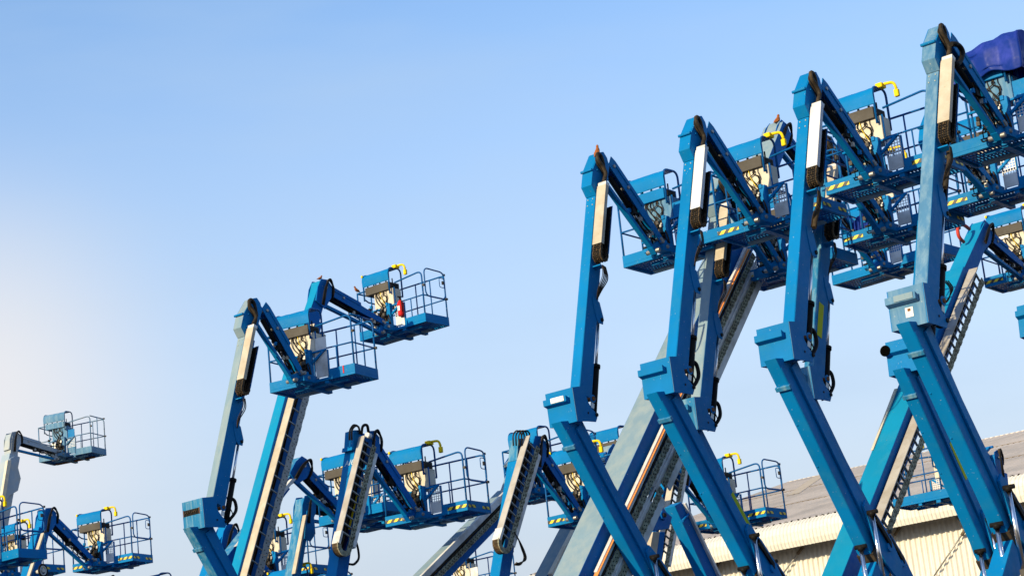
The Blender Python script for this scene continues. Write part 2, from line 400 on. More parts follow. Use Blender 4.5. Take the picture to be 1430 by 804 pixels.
    m.box((-.005, (y0 + y1) / 2, .14), (.012, abs(y1 - y0), .20), TRAY if not faded else GREYB)
    for i in range(6): m.box((-.005, y0 + (y1 - y0) * i / 5, .37), (.010, .010, .27), TRAY)
    for i in range(7): m.box((-.0052, (y0 + y1) / 2, .25 + i * .043), (.008, abs(y1 - y0), .010), TRAY)
    out.append(('mesh_panel', m, 0))
    if hook:
        m = MB()
        m.box((.14, -.12, 1.36), (.14, .11, .07), YELLOW)
        m.tube(fillet([(.14, -.17, 1.375), (.18, -.31, 1.375), (.18, -.34, 1.26)], .06, 5), .024, YELLOW, seg=8)
        m.box((.18, -.335, 1.20), (.06, .07, .11), YELLOW)
        out.append(('safety_switch', m, 0.01))
        m = MB(); m.box((-.10, .62, 1.29), (.03, .04, .05), YELLOW); out.append(('yellow_cap', m, 0.006))
    return [(n, mb.mesh(n), bv) for n, mb, bv in out]
BK = {}
def add_basket(M, px, yaw=0.0, kind='std', pit=0.0, extra=None):
    if kind not in BK:
        BK[kind] = {'std': lambda: basket_meshes(1.83), 'plain': lambda: basket_meshes(1.83, False, False, plain=True, hook=False),
                    'nostripe': lambda: basket_meshes(1.83, True, False), 'blank': lambda: basket_meshes(1.83, False, False, False, True, True, False),
                    'nohook': lambda: basket_meshes(1.83, True, False, hook=False), 'faded': lambda: basket_meshes(1.83, False, False, True, True, True, False), 'big': lambda: basket_meshes(2.44, False, False, False, True, True, False)}[kind]()
    top = None; p = M.P(px, 0)
    for n, me, bv in BK[kind]:
        o = bpy.data.objects.new(n, me); COL.objects.link(o)
        if top is None:
            top = o; o.parent = M.root; o.location = p; o.rotation_euler = (0, R(pit), R(yaw))
        else: o.parent = top
        if bv:
            md = o.modifiers.new('bevel', 'BEVEL'); md.width = bv; md.segments = 1; md.limit_method = 'ANGLE'
    M.basket = top
    M.K = p + Vector((-.34 * math.cos(R(yaw)), -.34 * math.sin(R(yaw)) * 0, .10))
    M.K2 = p + Vector((-.22, 0, .0))
    return top

# ---------------------------------------------------------------- chassis, out of the picture but standing on the ground
def add_chassis(M, top):
    """top: lower end of the boom (x,z) local; chassis sits under the root"""
    m = MB(); m.box((0, 0, .85), (3.4, 1.5, .5), BLUE); m.box((.0, 0, .55), (2.2, 1.1, .3), DARKBOX)
    m.build('chassis', M.root, .03)
    m = MB(); m.box((-.5, 0, 1.45), (2.6, 1.4, .62), BLUE); m.box((-1.5, 0, 1.5), (.8, 1.2, .75), GREYB); m.box((.15, 0, 1.65), (.9, .5, .7), BLUE)
    m.build('turntable', M.root, .04)
    m = MB()
    m.tube([(0, -.16, 0), (0, -.12, 0), (0, .12, 0), (0, .16, 0)], [.38, .46, .46, .38], BLACK, seg=24)
    m.tube([(0, -.17, 0), (0, .17, 0)], .2, GREYB, seg=16)
    me = CH.setdefault('wheel', m.mesh('wheel'))
    for sx in (-1.25, 1.25):
        for sy in (-.93, .93):
            o = bpy.data.objects.new('wheel', me); COL.objects.link(o); o.parent = M.root; o.location = (sx, sy, .46)
CH = {}

# ---------------------------------------------------------------- cable tracks
def link_track(M, fr, s0, s1, y0, wy, th, name='cable_track', plate=CREAM, t0=0.0, lab=None):
    """short track on the side of a mast: cream plate in front, black chain looping up behind it. s grows downwards"""
    m = MB()
    sq = lambda s, t: fr.to((s, t))
    m.prism([sq(s0, t0 - .02), sq(s0, t0), sq(s1, t0), sq(s1, t0 - .02)], y0, y0 + wy, plate)
    m.prism([sq(s0, t0), sq(s0, t0 + .05), sq(s1, t0 + .05), sq(s1, t0)], y0, y0 + .008, plate)
    m.prism([sq(s0 + .28, t0 + th + .02), sq(s0 + .28, t0 + th + .03), sq(s1 + .1, t0 + th + .03), sq(s1 + .1, t0 + th + .02)], y0, y0 + wy, BLUE2)
    m.prism([sq(s0 - .06, t0 - .012), sq(s0 - .06, t0 + .08), sq(s0, t0 + .08), sq(s0, t0 - .012)], y0 + .01, y0 + wy - .01, TRAY)
    m.prism([sq(s1 + .31, t0 + .06), sq(s1 + .31, t0 + .16), sq(s1 + .33, t0 + .16), sq(s1 + .33, t0 + .06)], y0 + .05, y0 + wy + .03, BLUE)
    tr = m.build(name, M.root, .003, lab)
    # chain path
    rad = th / 2; path = []
    n1 = int((s1 - s0) / .045)
    for i in range(n1 + 1): path.append((s0 + (s1 - s0) * i / n1, t0 + .012 + .0))
    for k in range(1, 9):
        a = math.pi * k / 9; path.append((s1 + .16 + 0 + rad * math.sin(a) * 1.0, t0 + .012 + rad - rad * math.cos(a)))
    path.insert(n1 + 1, (s1 + .04, t0 + .012)); path.insert(n1 + 2, (s1 + .08, t0 + .012)); path.insert(n1 + 3, (s1 + .12, t0 + .012)); path.insert(n1 + 4, (s1 + .16, t0 + .012))
    k = s1 + .16
    while k > s0 + .3: path.append((k, t0 + .012 + th)); k -= .045
    c = MB()
    for i in range(len(path) - 1):
        a = fr.p3(path[i], y0 + wy / 2); b = fr.p3(path[i + 1], y0 + wy / 2); d = (b - a)
        if d.length < .02: continue
        mid = (a + b) / 2
        z = d.normalized(); yv = Vector((0, 1, 0)); x = yv.cross(z); rot = Matrix((x, yv, z)).transposed()
        L = d.length
        mt = BLACK if i > n1 + 12 else CHAIN
        for sy in (-1, 1): c.box(mid + yv * sy * (wy / 2 - .018), (.04 + .012 * (i % 2), .016, L * 1.02), mt, rot)
        c.box(mid, (.022, wy - .03, L * .42), mt, rot)
        if i % 2 == 0: c.box(mid, (.045, .012, L * .8), mt, rot)
    # rubber hoses inside
    for q in (.3, .5, .7):
        c.tube([fr.p3((s, t + (.0)), y0 + wy * q) for s, t in path], .016, BLACK, seg=5)
    c.build('cable_chain', tr)
    return tr

def ladder_track(M, fr, s0, s1, y0, wy=.14, gap=.20, band=.09, chan=.07, plate=CREAM, linkm=LINK, uturn=True, pitch=.16, rungs=True, tw=.02):
    """long track: tray | dark gap with rungs and cables | plate chain | channel"""
    m = MB(); sq = lambda s, t: fr.to((s, t)); q = lambda sa, sb, ta, tb: [sq(sa, ta), sq(sa, tb), sq(sb, tb), sq(sb, ta)]
    m.prism(q(s0, s1, -tw, 0), y0, y0 + wy, plate)
    if chan: m.prism(q(s0 + .15, s1 - .1, gap + band, gap + band + chan), y0 + .012, y0 + wy * .7, TRAY)
    if uturn: m.prism(q(s1 - .22, s1 + .02, -tw - .02, .015), y0 - .015, y0 + wy + .01, TRAY)
    tr = m.build('cable_track', M.root, .004)
    c = MB()
    c.prism(q(s0 + .03, s1, 0.005, gap), y0 + wy * .8, y0 + wy * .95, BLACK)
    for i in range(4):
        tt = gap * (.2 + .2 * i); c.tube([fr.p3((s0 + .03 + (s1 - s0) * k / 12, tt + .012 * math.sin(k * 1.7 + i)), y0 + wy * .6) for k in range(13)], .014, [HOSE, BLACK, CHAIN, BLACK][i], seg=5)
    if rungs:
        n = int((s1 - s0 - .1) / pitch)
        for i in range(n):
            s = s0 + .12 + i * pitch
            c.prism([sq(s, -.0), sq(s + .018, -.0), sq(s + .018, gap + .02), sq(s, gap + .02)], y0 + .015, y0 + .05, LINKG)
    n = int((s1 - s0) / (pitch * .5))
    for i in range(n):
        s = s0 + .06 + i * pitch * .5; st = y0 - .006 + .010 * (i % 2)
        c.prism([sq(s, gap), sq(s + .01, gap - .006), sq(s + pitch * .5 - .01, gap - .006), sq(s + pitch * .5 - .002, gap), sq(s + pitch * .5 - .002, gap + band), sq(s, gap + band)], st, st + .012, linkm)
        o = fr.p3((s + pitch * .25, gap + band * .5), 0)
        for ds, dtt in ((-.018, -band * .2), (.016, band * .22)):
            c.prism([fr.to((s + pitch * .25 + ds + .013 * math.cos(a), gap + band * .5 + dtt + .013 * math.sin(a))) for a in [k * math.pi / 3 for k in range(6)]], st - .003, st + .002, BLACK)
    if uturn:
        rad = (gap + band * .5 + .0) / 2
        cx = rad - .0
        for k in range(11):
            a0 = math.pi * k / 11; a1 = math.pi * (k + .92) / 11
            pa = [(s1 + (rad + o_) * math.sin(a_), cx - (rad + o_) * math.cos(a_)) for a_, o_ in ((a0, -.045), (a0, .045), (a1, .045), (a1, -.045))]
            c.prism([sq(*p) for p in pa], y0 - .004 * (k % 2), y0 + .02, linkm)
            pb = [(s1 + (rad + o_) * math.sin(a_), cx - (rad + o_) * math.cos(a_)) for a_, o_ in ((a0, .0), (a0, .04), (a1, .04), (a1, .0))]
            c.prism([sq(*p) for p in pb], y0 + .02, y0 + wy, CHAIN)
    c.build('cable_chain', tr)
    return tr

def bent(M, fr, y, pts, r, m, mb, seg=6):
    mb.tube(fillet([fr.p3((p[0], p[1]), y + (p[2] if len(p) > 2 else 0)) for p in pts], .1, 4), r, m, seg=seg)

# ---------------------------------------------------------------- canonical shapes read from the best seen machine
C0 = Mach((1130, 130), 29.0)
WM = .175; YN = -WM / 2
def Z5(ox, oy, s=5.956): return lambda x, y: (ox + x / s, oy + y / s)
zc = Z5(1060, 90); zb = Z5(1030, 400)
H0, E0 = (1129.7, 162), (1109.7, 449)
fm0 = Fr(C0.xz(H0, YN), C0.xz(E0, YN))
def can(fr, px, y): return fr.inv(C0.xz(px, y))
HEAD_BLOCK = [can(fm0, zc(*p), -.10) for p in ((388, 195), (430, 225), (462, 262), (492, 330), (470, 380), (418, 432), (377, 332))]
HEAD_TOP = [can(fm0, zc(*p), YN) for p in ((436, 62), (384, 200), (420, 330), (505, 330), (520, 200), (500, 120), (470, 62))]
HOSEP = [can(fm0, zc(*p), -.2) for p in ((488, 350), (498, 300), (520, 245), (500, 180), (462, 110), (458, 62), (478, 48), (508, 90), (528, 165), (545, 230))]
JP = can(fm0, zc(500, 215), 0)
eb0 = Fr(C0.xz(E0, YN), (C0.xz(E0, YN)[0] + fm0.d.x, C0.xz(E0, YN)[1] + fm0.d.y))
WBOX = .47; YB = -WBOX / 2
BOX_SIDE = [can(eb0, zb(*p), YB) for p in ((425, 287), (470, 290), (560, 292), (572, 318), (548, 345), (543, 390), (556, 440), (585, 495), (625, 560), (636, 592), (625, 634), (560, 618), (468, 603))]
BOX_FRONT = [can(eb0, zb(*p), YB) for p in ((425, 287), (520, 292), (545, 605), (468, 603))]
fr0 = Fr(C0.xz((1088, 510), YN), C0.xz((1215.7, 772.6), YN))
RIS = [can(fr0, p, YN) for p in ((1083, 500), (1112, 500), (1157.4, 600), (1205, 695), (1216, 712), (1226, 740), (1224, 775), (1215.7, 772.6))]

def row_lift(name, label, D, H, E, Rp, B, yaw=0, kind='std', light=BLUE, side=BLUE, bkind=None, track=CREAM, ledge='ledge', riser=True,
             hw=WM, tarp=False, jibdark=True, pit=0, boxm=None, rods=True, rot_box=0, decal=None, rscale=1.0, bracket=True, upper=True, slack=False):
    M = Mach(H, D)
    a = M.P(Rp, YN)
    root = M.start(name, label, a.x - 2.6)
    W2 = hw / 2; yn = -W2
    fm = Fr(M.xz(H, yn), M.xz(E, yn)); L = fm.L
    eb = Fr(M.xz(E, yn), (M.xz(E, yn)[0] + fm.d.x, M.xz(E, yn)[1] + fm.d.y))
    # mast
    m = MB(); wt = .255
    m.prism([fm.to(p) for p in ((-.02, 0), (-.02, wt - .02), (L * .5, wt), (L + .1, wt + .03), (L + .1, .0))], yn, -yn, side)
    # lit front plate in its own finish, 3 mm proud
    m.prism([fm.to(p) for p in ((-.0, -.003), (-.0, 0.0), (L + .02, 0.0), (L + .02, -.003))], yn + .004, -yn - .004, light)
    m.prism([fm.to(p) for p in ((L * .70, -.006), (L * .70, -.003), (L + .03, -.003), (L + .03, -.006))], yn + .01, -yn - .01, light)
    for sx in (.06, .16):
        for yy in (-.045, .045): 
            c = fm.p3((sx, -.006), yy); m.box(c, (.014, .016, .016), CHIP_M)
    m.build('mast', root, .008)
    if bracket:
        m = MB(); s_ = L * .53
        poly = [(s_, .10), (s_ + .02, .28), (s_ + .22, .40), (s_ + .33, .40), (s_ + .35, .30), (s_ + .30, .24), (s_ + .12, .14)]
        m.prism([fm.to(p) for p in poly], yn - .012, yn - .002, side); m.prism([fm.to(p) for p in poly], -yn + .002, -yn + .012, side)
        m.tube([fm.p3((s_ + .27, .36), yn - .03), fm.p3((s_ + .27, .36), -yn + .03)], .03, BLACK, seg=10)
        m.prism([fm.to(p) for p in ((s_ - .04, .24), (s_ - .04, .31), (s_ - .01, .31), (s_ - .01, .24))], -.03, .03, DARKBOX)
        m.build('pivot_bracket', root, .004)
        m = MB()
        m.tube([fm.p3((s_ + .28, .34), -.05), fm.p3((L * .88, .375), -.05)], .022, CHROME, seg=10)
        m.tube([fm.p3((L * .85, .375), -.05), fm.p3((L + .34, .40), -.05)], .048, BLACK, seg=12)
        m.tube([fm.p3((L * .845, .375), -.05), fm.p3((L * .86, .375), -.05)], .062, BLACK, seg=12)
        m.build('lift_cylinder', root)
    # head
    m = MB()
    hb = [(s, t) for s, t in HEAD_BLOCK]
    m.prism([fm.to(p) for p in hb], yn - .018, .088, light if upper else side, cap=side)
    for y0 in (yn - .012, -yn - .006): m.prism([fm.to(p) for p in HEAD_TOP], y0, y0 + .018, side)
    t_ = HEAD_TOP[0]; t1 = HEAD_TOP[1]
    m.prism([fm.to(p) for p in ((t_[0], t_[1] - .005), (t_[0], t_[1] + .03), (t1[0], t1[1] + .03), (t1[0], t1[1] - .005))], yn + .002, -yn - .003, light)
    m.tube([fm.p3((HEAD_BLOCK[0][0] + .02, HEAD_BLOCK[0][1] - .02), yn - .02), fm.p3((HEAD_BLOCK[0][0] + .02, HEAD_BLOCK[0][1] - .02), .10)], .022, side, seg=10)
    for p in ((HEAD_BLOCK[2][0] - .02, HEAD_BLOCK[2][1] - .12), (HEAD_TOP[0][0] + .05, HEAD_TOP[0][1] + .05)):
        m.tube([fm.p3(p, yn - .03), fm.p3(p, .10)], .016, side, seg=8)
    m.build('knuckle', root, .006)
    # track on the mast side
    yt = yn - .03 - .165
    link_track(M, fm, -.12, .88 * min(1, L / 2.6), yt, .165, .155, plate=track, t0=-.005)
    # hoses over the head
    m = Hoses(root)
    for i in range(3):
        d = i * .022
        m.tube(fillet([fm.p3((p[0] + d * .6, p[1] + d), -.2 + .02 * i + k * .012) for k, p in enumerate(HOSEP)], .1, 4), .026 if i else .03, HOSE if i != 1 else BLACK, seg=7)
    s_ = .88 * min(1, L / 2.6) + .3
    for i in range(3 if not slack else 5):
        m.tube(fillet([fm.p3((s_, .10 + .02 * i), yt + .05), fm.p3((s_ + .15, .14 + .035 * i), yt + .05), fm.p3((s_ + .40, .10 + .02 * i), yt + .1), fm.p3((s_ + .5, .2), yn - .02)], .12, 4), .009 if i else .006, HOSE, seg=5)
    if decal != 'nohose':
        m.tube(fillet([fm.p3((L - .10, .33), -.05), fm.p3((L - .13, .46), -.08), fm.p3((L + .02, .56), -.08), fm.p3((L + .22, .47), -.08), fm.p3((L + .34, .36), -.03)], .14, 5), .028, BLACK, seg=8)
        m.tube(fillet([fm.p3((L + .0, .38), -.05), fm.p3((L + .15, .52), -.08), fm.p3((L + .32, .44), -.08), fm.p3((L + .40, .33), -.03)], .12, 5), .009, HOSE, seg=5)
    # basket and jib
    add_basket(M, B, yaw, kind, pit)
    J = Vector(fm.p3(JP, 0)); J = fm.p3((JP[0], JP[1]), 0); K = M.K
    jib(M, (J.x, J.z), (K.x, K.z), side)
    # elbow box
    if riser:
        bm_ = boxm or light
        m = MB()
        m.prism([eb.to(p) for p in BOX_FRONT], YB + .012, -YB, bm_)
        for y0 in (YB, -YB): m.prism([eb.to(p) for p in BOX_SIDE], y0, y0 + .011, side if y0 < 0 else side)
        m.tube([eb.p3((.20, .12), YB - .03), eb.p3((.20, .12), -YB + .03)], .032, RUST, seg=10)
        m.tube([eb.p3((.20, .12), YB - .012), eb.p3((.20, .12), YB)], .06, side, seg=12)
        m.tube([eb.p3((BOX_SIDE[9][0] - .02, BOX_SIDE[9][1] - .03), YB - .02), eb.p3((BOX_SIDE[9][0] - .02, BOX_SIDE[9][1] - .03), -YB + .03)], .028, BLACK, seg=10)
        m.tube([eb.p3((.45, .05), YB - .008), eb.p3((.45, .05), YB)], .016, BLACK, seg=8)
        # bright worn corner edge
        m.prism([eb.to(p) for p in ((BOX_SIDE[0][0] + .01, BOX_SIDE[0][1] - .004), (BOX_SIDE[0][0] + .01, BOX_SIDE[0][1] + .006), (BOX_SIDE[-1][0] - .01, BOX_SIDE[-1][1] + .006), (BOX_SIDE[-1][0] - .01, BOX_SIDE[-1][1] - .004))], YB - .004, YB - .001, FADED)
        bx = m.build('elbow_box', root, .006)
        f0 = BOX_SIDE[0]; f1 = BOX_SIDE[-1]
        def onface(k, t):   # k along the front edge 0..1, t outwards
            return (f0[0] + (f1[0] - f0[0]) * k, f0[1] + (f1[1] - f0[1]) * k - t)
        if ledge in ('ledge', 'lamp', 'lamp_w', 'disc_mark'):
            m = MB()
            m.prism([eb.to(p) for p in (onface(.26, .002), onface(.26, .085), onface(.44, .085), onface(.44, .002))], YB + .08, -YB + .012, bm_)
            if ledge == 'lamp': m.prism([eb.to(p) for p in (onface(.275, .086), onface(.275, .10), onface(.425, .10), onface(.425, .086))], YB + .11, YB + .34, GLASS)
            m.build('step_ledge', bx, .006)
            if ledge == 'disc_mark':
                m = MB(); c = eb.p3(onface(.35, .085), -YB - .02)
                m.tube([c, c + Vector((-.008, .0, -.0))], [.078, .078], PITCH_BLACK, seg=28)
                m.build('black_disc', bx)  # flat black disc standing in for a masked round mark, no real cap
        elif ledge == 'slot':
            m = MB()
            m.prism([eb.to(p) for p in (onface(.30, .002), onface(.30, .006), onface(.50, .006), onface(.50, .002))], YB + .09, -YB - .02, BLACK)
            for y0 in (YB + .08, -YB - .02): m.prism([eb.to(p) for p in (onface(.29, .002), onface(.29, .010), onface(.51, .010), onface(.51, .002))], y0, y0 + .012, RUST)
            for i in range(6): m.tube([eb.p3(onface(.33 + .02 * (i % 3), .012), YB + .13 + i * .05), eb.p3(onface(.45 - .02 * (i % 2), .014), YB + .17 + i * .05)], .008, CHAIN, seg=5)
            m.build('access_slot', bx)
        m = MB()
        m.prism([eb.to(p) for p in ((.26, .10), (.26, .17), (.34, .17), (.34, .10))], YB - .004, YB - .001, WHITE)
        if ledge == 'lamp_w':
            m = MB()
            m.prism([eb.to(p) for p in (onface(.275, .086), onface(.275, .095), onface(.425, .095), onface(.425, .086))], YB + .11, YB + .36, FADED); m.build('worn_plate', bx); m = MB()
            m.prism([eb.to(p) for p in (onface(.52, .002), onface(.52, .006), onface(.76, .006), onface(.76, .002))], YB + .17, YB + .27, WHITE); m.prism([eb.to(p) for p in (onface(.55, .006), onface(.55, .009), onface(.62, .009), onface(.62, .006))], YB + .20, YB + .24, RUST); m.build('warning_label', bx); m = MB(); m.prism([eb.to(p) for p in ((.26, .10), (.26, .17), (.34, .17), (.34, .10))], YB - .004, YB - .001, WHITE)
        m.build('sticker', bx)
        # riser arm below the box
        top = (eb.to((.60, -.20 + .02))[0], eb.to((.60, -.20))[1])
        t0 = M.xz(Rp, yn)
        # frame from under the box to the lower knuckle
        e0 = C0_rel = eb.to(REL)
        frr = Fr(e0, t0)
        k = frr.L / fr0.L
        m = MB(); wr = .085 * 1.0
        poly = [(s * k if s > .3 else s, t * rscale) for s, t in RIS]
        m.prism([frr.to(p) for p in poly], -wr, wr, BLUE if light is not FADED else BLUE3, cap=side)
        # proud flange along the far edge and a shallow rib
        LL = frr.L
        m.prism([frr.to(p) for p in ((.15, .20), (.15, .325), (LL * .97, .325), (LL * .97, .20))], -wr - .035, -wr - .002, side)
        m.prism([frr.to(p) for p in ((.05, -.002), (.05, .02), (LL, .02), (LL, -.002))], -wr - .012, -wr - .001, side)
        for s_ in (LL * .10,):
            m.prism([frr.to(p) for p in ((s_, -.03), (s_, .02), (s_ + .06, .02), (s_ + .06, -.03))], -wr - .02, wr + .02, BLUE3)
        for s_ in (LL * .30, LL * .52): m.tube([frr.p3((s_, -.012), wr - .03), frr.p3((s_, .01), wr - .03)], .012, side, seg=6)
        m.build('riser_arm', root, .008)
        # lower knuckle, chrome cylinders
        m = MB()
        kp = [(LL * .80, .24), (LL * .79, .36), (LL * .92, .46), (LL * 1.04, .50), (LL * 1.18, .48), (LL * 1.22, .24), (LL * 1.08, .12), (LL * .98, .12)]
        for y0 in (-.16, .13): m.prism([frr.to(p) for p in kp], y0, y0 + .035, side)
        m.prism([frr.to(p) for p in ((LL * 1.0, .0), (LL * 1.0, .16), (LL * 1.1, .2), (LL * 1.1, .02))], -.12, .12, HOSE)
        for y0 in (-.20,): m.prism([frr.to(p) for p in ((LL * .90, .30), (LL * .88, .36), (LL * 1.04, .42), (LL * 1.06, .36))], y0, y0 + .03, BLACK)
        m.tube([frr.p3((LL * 1.05, .35), -.19), frr.p3((LL * 1.05, .35), .19)], .06, side, seg=12)
        m.build('lower_knuckle', root, .006)
        if rods:
            for y0, ds, dt_ in ((-.22, .0, .0), (-.02, .0, -.02)):
                m = MB(); a_ = frr.p3((LL * .80 + ds, .33 + dt_), y0) + Vector((0 if y0 < -.1 else -.03, 0, -.16 if y0 < -.1 else -.56)); b_ = a_ + Vector((.06, 0, -.95)); c_ = b_ + Vector((.08, 0, -1.2))
                m.tube([a_, b_], .030, CHROME, seg=14); m.tube([b_, c_], .048, DARKBOX, seg=14)
                m.tube([a_ + Vector((0, 0, -.03)), a_ + Vector((0, 0, .03))], .044, BLACK, seg=14)
                m.tube([a_ + Vector((0, -.08, .02)), a_ + Vector((0, .08, .02))], .03, BLACK, seg=10)
                m.build('chrome_cylinder', root)
        # lower arm back down to the turntable
        m = MB(); kq = frr.to((LL * 1.08, .35))
        fl = Fr(kq, (.0, 1.7))
        m.prism([fl.to(p) for p in ((0, -.16), (0, .16), (fl.L, .2), (fl.L, -.2))], -.11, .11, side)
        m.build('lower_arm', root, .008)
        if decal == 'yellow':
            m = MB(); m.prism([frr.to(p) for p in ((LL * .42, .335), (LL * .42, .255), (LL * .62, .255), (LL * .62, .335))], -wr - .039, -wr - .036, YDECAL); m.build('decal', root)
    else:
        m = MB(); e = eb.to((.1, .1)); fl = Fr(e, (0, 1.7)); m.prism([fl.to(p) for p in ((0, -.12), (0, .12), (fl.L, .16), (fl.L, -.16))], -.1, .1, side); m.build('lower_arm', root, .008)
    add_chassis(M, None)
    M.fm = fm; M.eb = eb; M.yn = yn
    return M
CHIP_M = CHIPS = mat('bare_rivet', (0.36, 0.40, 0.38), 0.5)
REL = (can(eb0, (1088, 510), YN))
def RISM(light): return BLUE if light in (FADED,) else light

def jib(M, J, K, side, dark=True, t=.20, w=.175, link=True, hoses=True):
    fj = Fr(J, K); L = fj.L
    # t axis: frame n points to +X (upper side of a falling jib)
    m = MB(); y = w / 2
    prof = [(-.10, .12), (-.06, -.06), (L * .62, -.07), (L, -.05), (L + .03, .0), (L, .06), (L * .60, .09), (L * .585, .145), (0.02, .145)]
    for y0 in (-y, y - .012): m.prism([fj.to(p) for p in prof], y0, y0 + .012, side)
    m.prism([fj.to(p) for p in ((.0, .10), (.0, .14), (L * .58, .14), (L * .58, .10))], -y + .013, y - .013, side)
    m.prism([fj.to(p) for p in ((L * .56, .04), (L * .56, .085), (L * .97, .055), (L * .97, .01))], -y + .013, y - .013, side)
    m.prism([fj.to(p) for p in ((L * .03, .06), (L * .03, .12), (L * .57, .12), (L * .57, .06))], -y - .012, -y - .001, side)
    for s_, tt in ((.03, .03), (L * .97, .0), (L * .30, .03)):
        m.tube([fj.p3((s_, tt), -y - .02), fj.p3((s_, tt), y + .02)], .028, STEEL, seg=10)
    m.build('jib', M.root, .005)
    if link:
        m = MB()
        a = fj.p3((.02, -.30), 0); b = fj.p3((L + .0, -.22), 0)
        m.bar(a, b, .085, .06, BLUE); m.tube([b + Vector((0, -.12, 0)), b + Vector((0, .12, 0))], .035, STEEL, seg=10); m.tube([a + Vector((0, -.1, 0)), a + Vector((0, .1, 0))], .03, side, seg=10)
        m.prism([fj.to(p) for p in ((L - .10, -.26), (L + .04, -.26), (L + .06, .06), (L - .03, .04))], -.05, .05, side)
        m.build('jib_link', M.root, .005)
    m = MB()
    a = fj.p3((.12, -.10), 0); c = fj.p3((L * .52, -.10), 0); d = fj.p3((L * .9, -.1), 0)
    m.tube([a, c], .045, BLACK, seg=10); m.tube([c, d], .022, CHROME, seg=8); m.box(c, (.12, .13, .12), BLACK)
    m.build('jib_cylinder', M.root)
    if hoses:
        m = MB(); rr = random.Random(int(L * 1000))
        for i in range(5):
            yy = -y * .6 + y * .3 * i; pts = [(L * .42, -.08)]
            for k in range(4): pts.append((L * (.55 + .13 * k), -.12 + rr.uniform(-.06, .06)))
            m.tube(fillet([fj.p3(p, yy + rr.uniform(-.03, .03)) for p in pts], .1, 3), .012, [BLACK, HOSE][i % 2], seg=5)
        for i in range(7): m.box(fj.p3((L * rr.uniform(.45, .95), rr.uniform(-.17, -.07)), rr.uniform(-.08, .02)), (.05, .04, .06), rr.choice([STEEL, BLACK, CREAM, BLUE]))
        m.build('jib_hose', M.root)

# ---------------------------------------------------------------- telescopic machines
def beam_px(M, mb, p0, p1, dpx, w, m, cap=None, yoff=0.0, dpx1=None):
    """near side face: edge p0->p1 in photo pixels plus a horizontal width, extruded w away from the camera"""
    y = -w / 2 + yoff
    d1 = dpx if dpx1 is None else dpx1
    q = [M.xz(p0, y), M.xz((p0[0] + dpx, p0[1]), y), M.xz((p1[0] + d1, p1[1]), y), M.xz(p1, y)]
    mb.prism(q, y, y + w, m, cap=cap); return y
def tele_lift(name, label, D, top, bot, dpx, w, B, H, yaw=0, kind='std', light=BLUE, side=BLUE2, tracks=(), Jt=None, head='plain', jw=.17, foot=None, strips=(), pit=0, K=None, tip=None):
    """top/bot: near lit/shade edge of the boom in pixels"""
    M = Mach(H, D)
    a = M.P(bot, 0); b = M.P(top, 0); kx = a.x + (a.x - b.x) / max(.05, (b.z - a.z)) * (a.z - 2.0)
    root = M.start(name, label, kx if foot is None else foot)
    y = -w / 2
    A, T = M.xz(bot, y), M.xz(top, y)
    fb = Fr(T, A)
    d = Fr(T, A).inv(M.xz((top[0] + dpx, top[1]), y))[1]
    low = (0.0, 2.0); end = fb.inv(low)[0]
    m = MB()
    m.prism([fb.to(p) for p in ((0, 0), (0, d), (end, d), (end, 0))], y, -y, side)
    m.prism([fb.to(p) for p in ((.01, -.003), (.01, 0), (end, 0), (end, -.003))], y + .006, -y - .006, light)
    m.build('main_boom', root, .01)
    # inner section to the head
    hx = M.xz(H, 0)
    m = MB(); fi = Fr(fb.to((0, d * .5)), hx)
    m.prism([fi.to(p) for p in ((-.05, -d * .36), (-.05, d * .36), (max(fi.L, .05), d * .30), (max(fi.L, .05), -d * .30))], y * .8, -y * .8, side)
    m.prism([fi.to(p) for p in ((0, -d * .36 - .002 if fi.n.x > 0 else 0), (0, -d * .36), (fi.L, -d * .30), (fi.L, -d * .30 - .002))], y * .78, -y * .78, light)
    m.build('inner_boom', root, .008)
    # clevis head
    m = MB(); r_ = .17
    fh = Fr(hx, (hx[0] + fb.d.x, hx[1] + fb.d.y))
    hp = [(-.18, .02), (-.10, -.14), (.12, -.17), (.42, -.12), (.45, .16), (.12, .24), (-.12, .18)]
    for y0 in (-.13, .115): m.prism([fh.to(p) for p in hp], y0, y0 + .018, side)
    m.prism([fh.to(p) for p in ((-.05, -.15), (-.05, -.10), (.42, -.08), (.42, -.13))], -.11, .112, light)
    m.tube([fh.p3((0, .03), -.16), fh.p3((0, .03), .16)], .035, STEEL, seg=10)
    m.build('knuckle', root, .005)
    m = Hoses(root)
    for i in range(3):
        m.tube(fillet([fh.p3((.45, .02 * i), -.2), fh.p3((.1, -.06 + .02 * i), -.22), fh.p3((-.22, .02), -.2 + .03 * i), fh.p3((-.12, .2 + .02 * i), -.15), fh.p3((.1, .3), -.1)], .12, 4), .02, HOSE if i else BLACK, seg=6)
    add_basket(M, B, yaw, kind, pit)
    J = fh.to((.02, .06)); Kk = M.K
    jib(M, J, (Kk.x, Kk.z), side, w=jw)
    for tr in tracks:   # (kind, top px of tray near edge, bottom px, y0, params)
        f = Fr(M.xz(tr[0], tr[2]), M.xz(tr[1], tr[2]))
        ladder_track(M, f, 0, f.L, tr[2], **tr[3])
    for st in strips:   # (p_top, p_bot, width px, y, thickness, material)
        m = MB(); yy = st[3]
        q = [M.xz(st[0], yy), M.xz((st[0][0] + st[2], st[0][1]), yy), M.xz((st[1][0] + st[2], st[1][1]), yy), M.xz(st[1], yy)]
        m.prism(q, yy, yy + st[4], st[5]); m.build('track_channel', root, .004)
    add_chassis(M, None)
    M.fb = fb; M.d = d; M.w = w; M.fh = fh
    return M
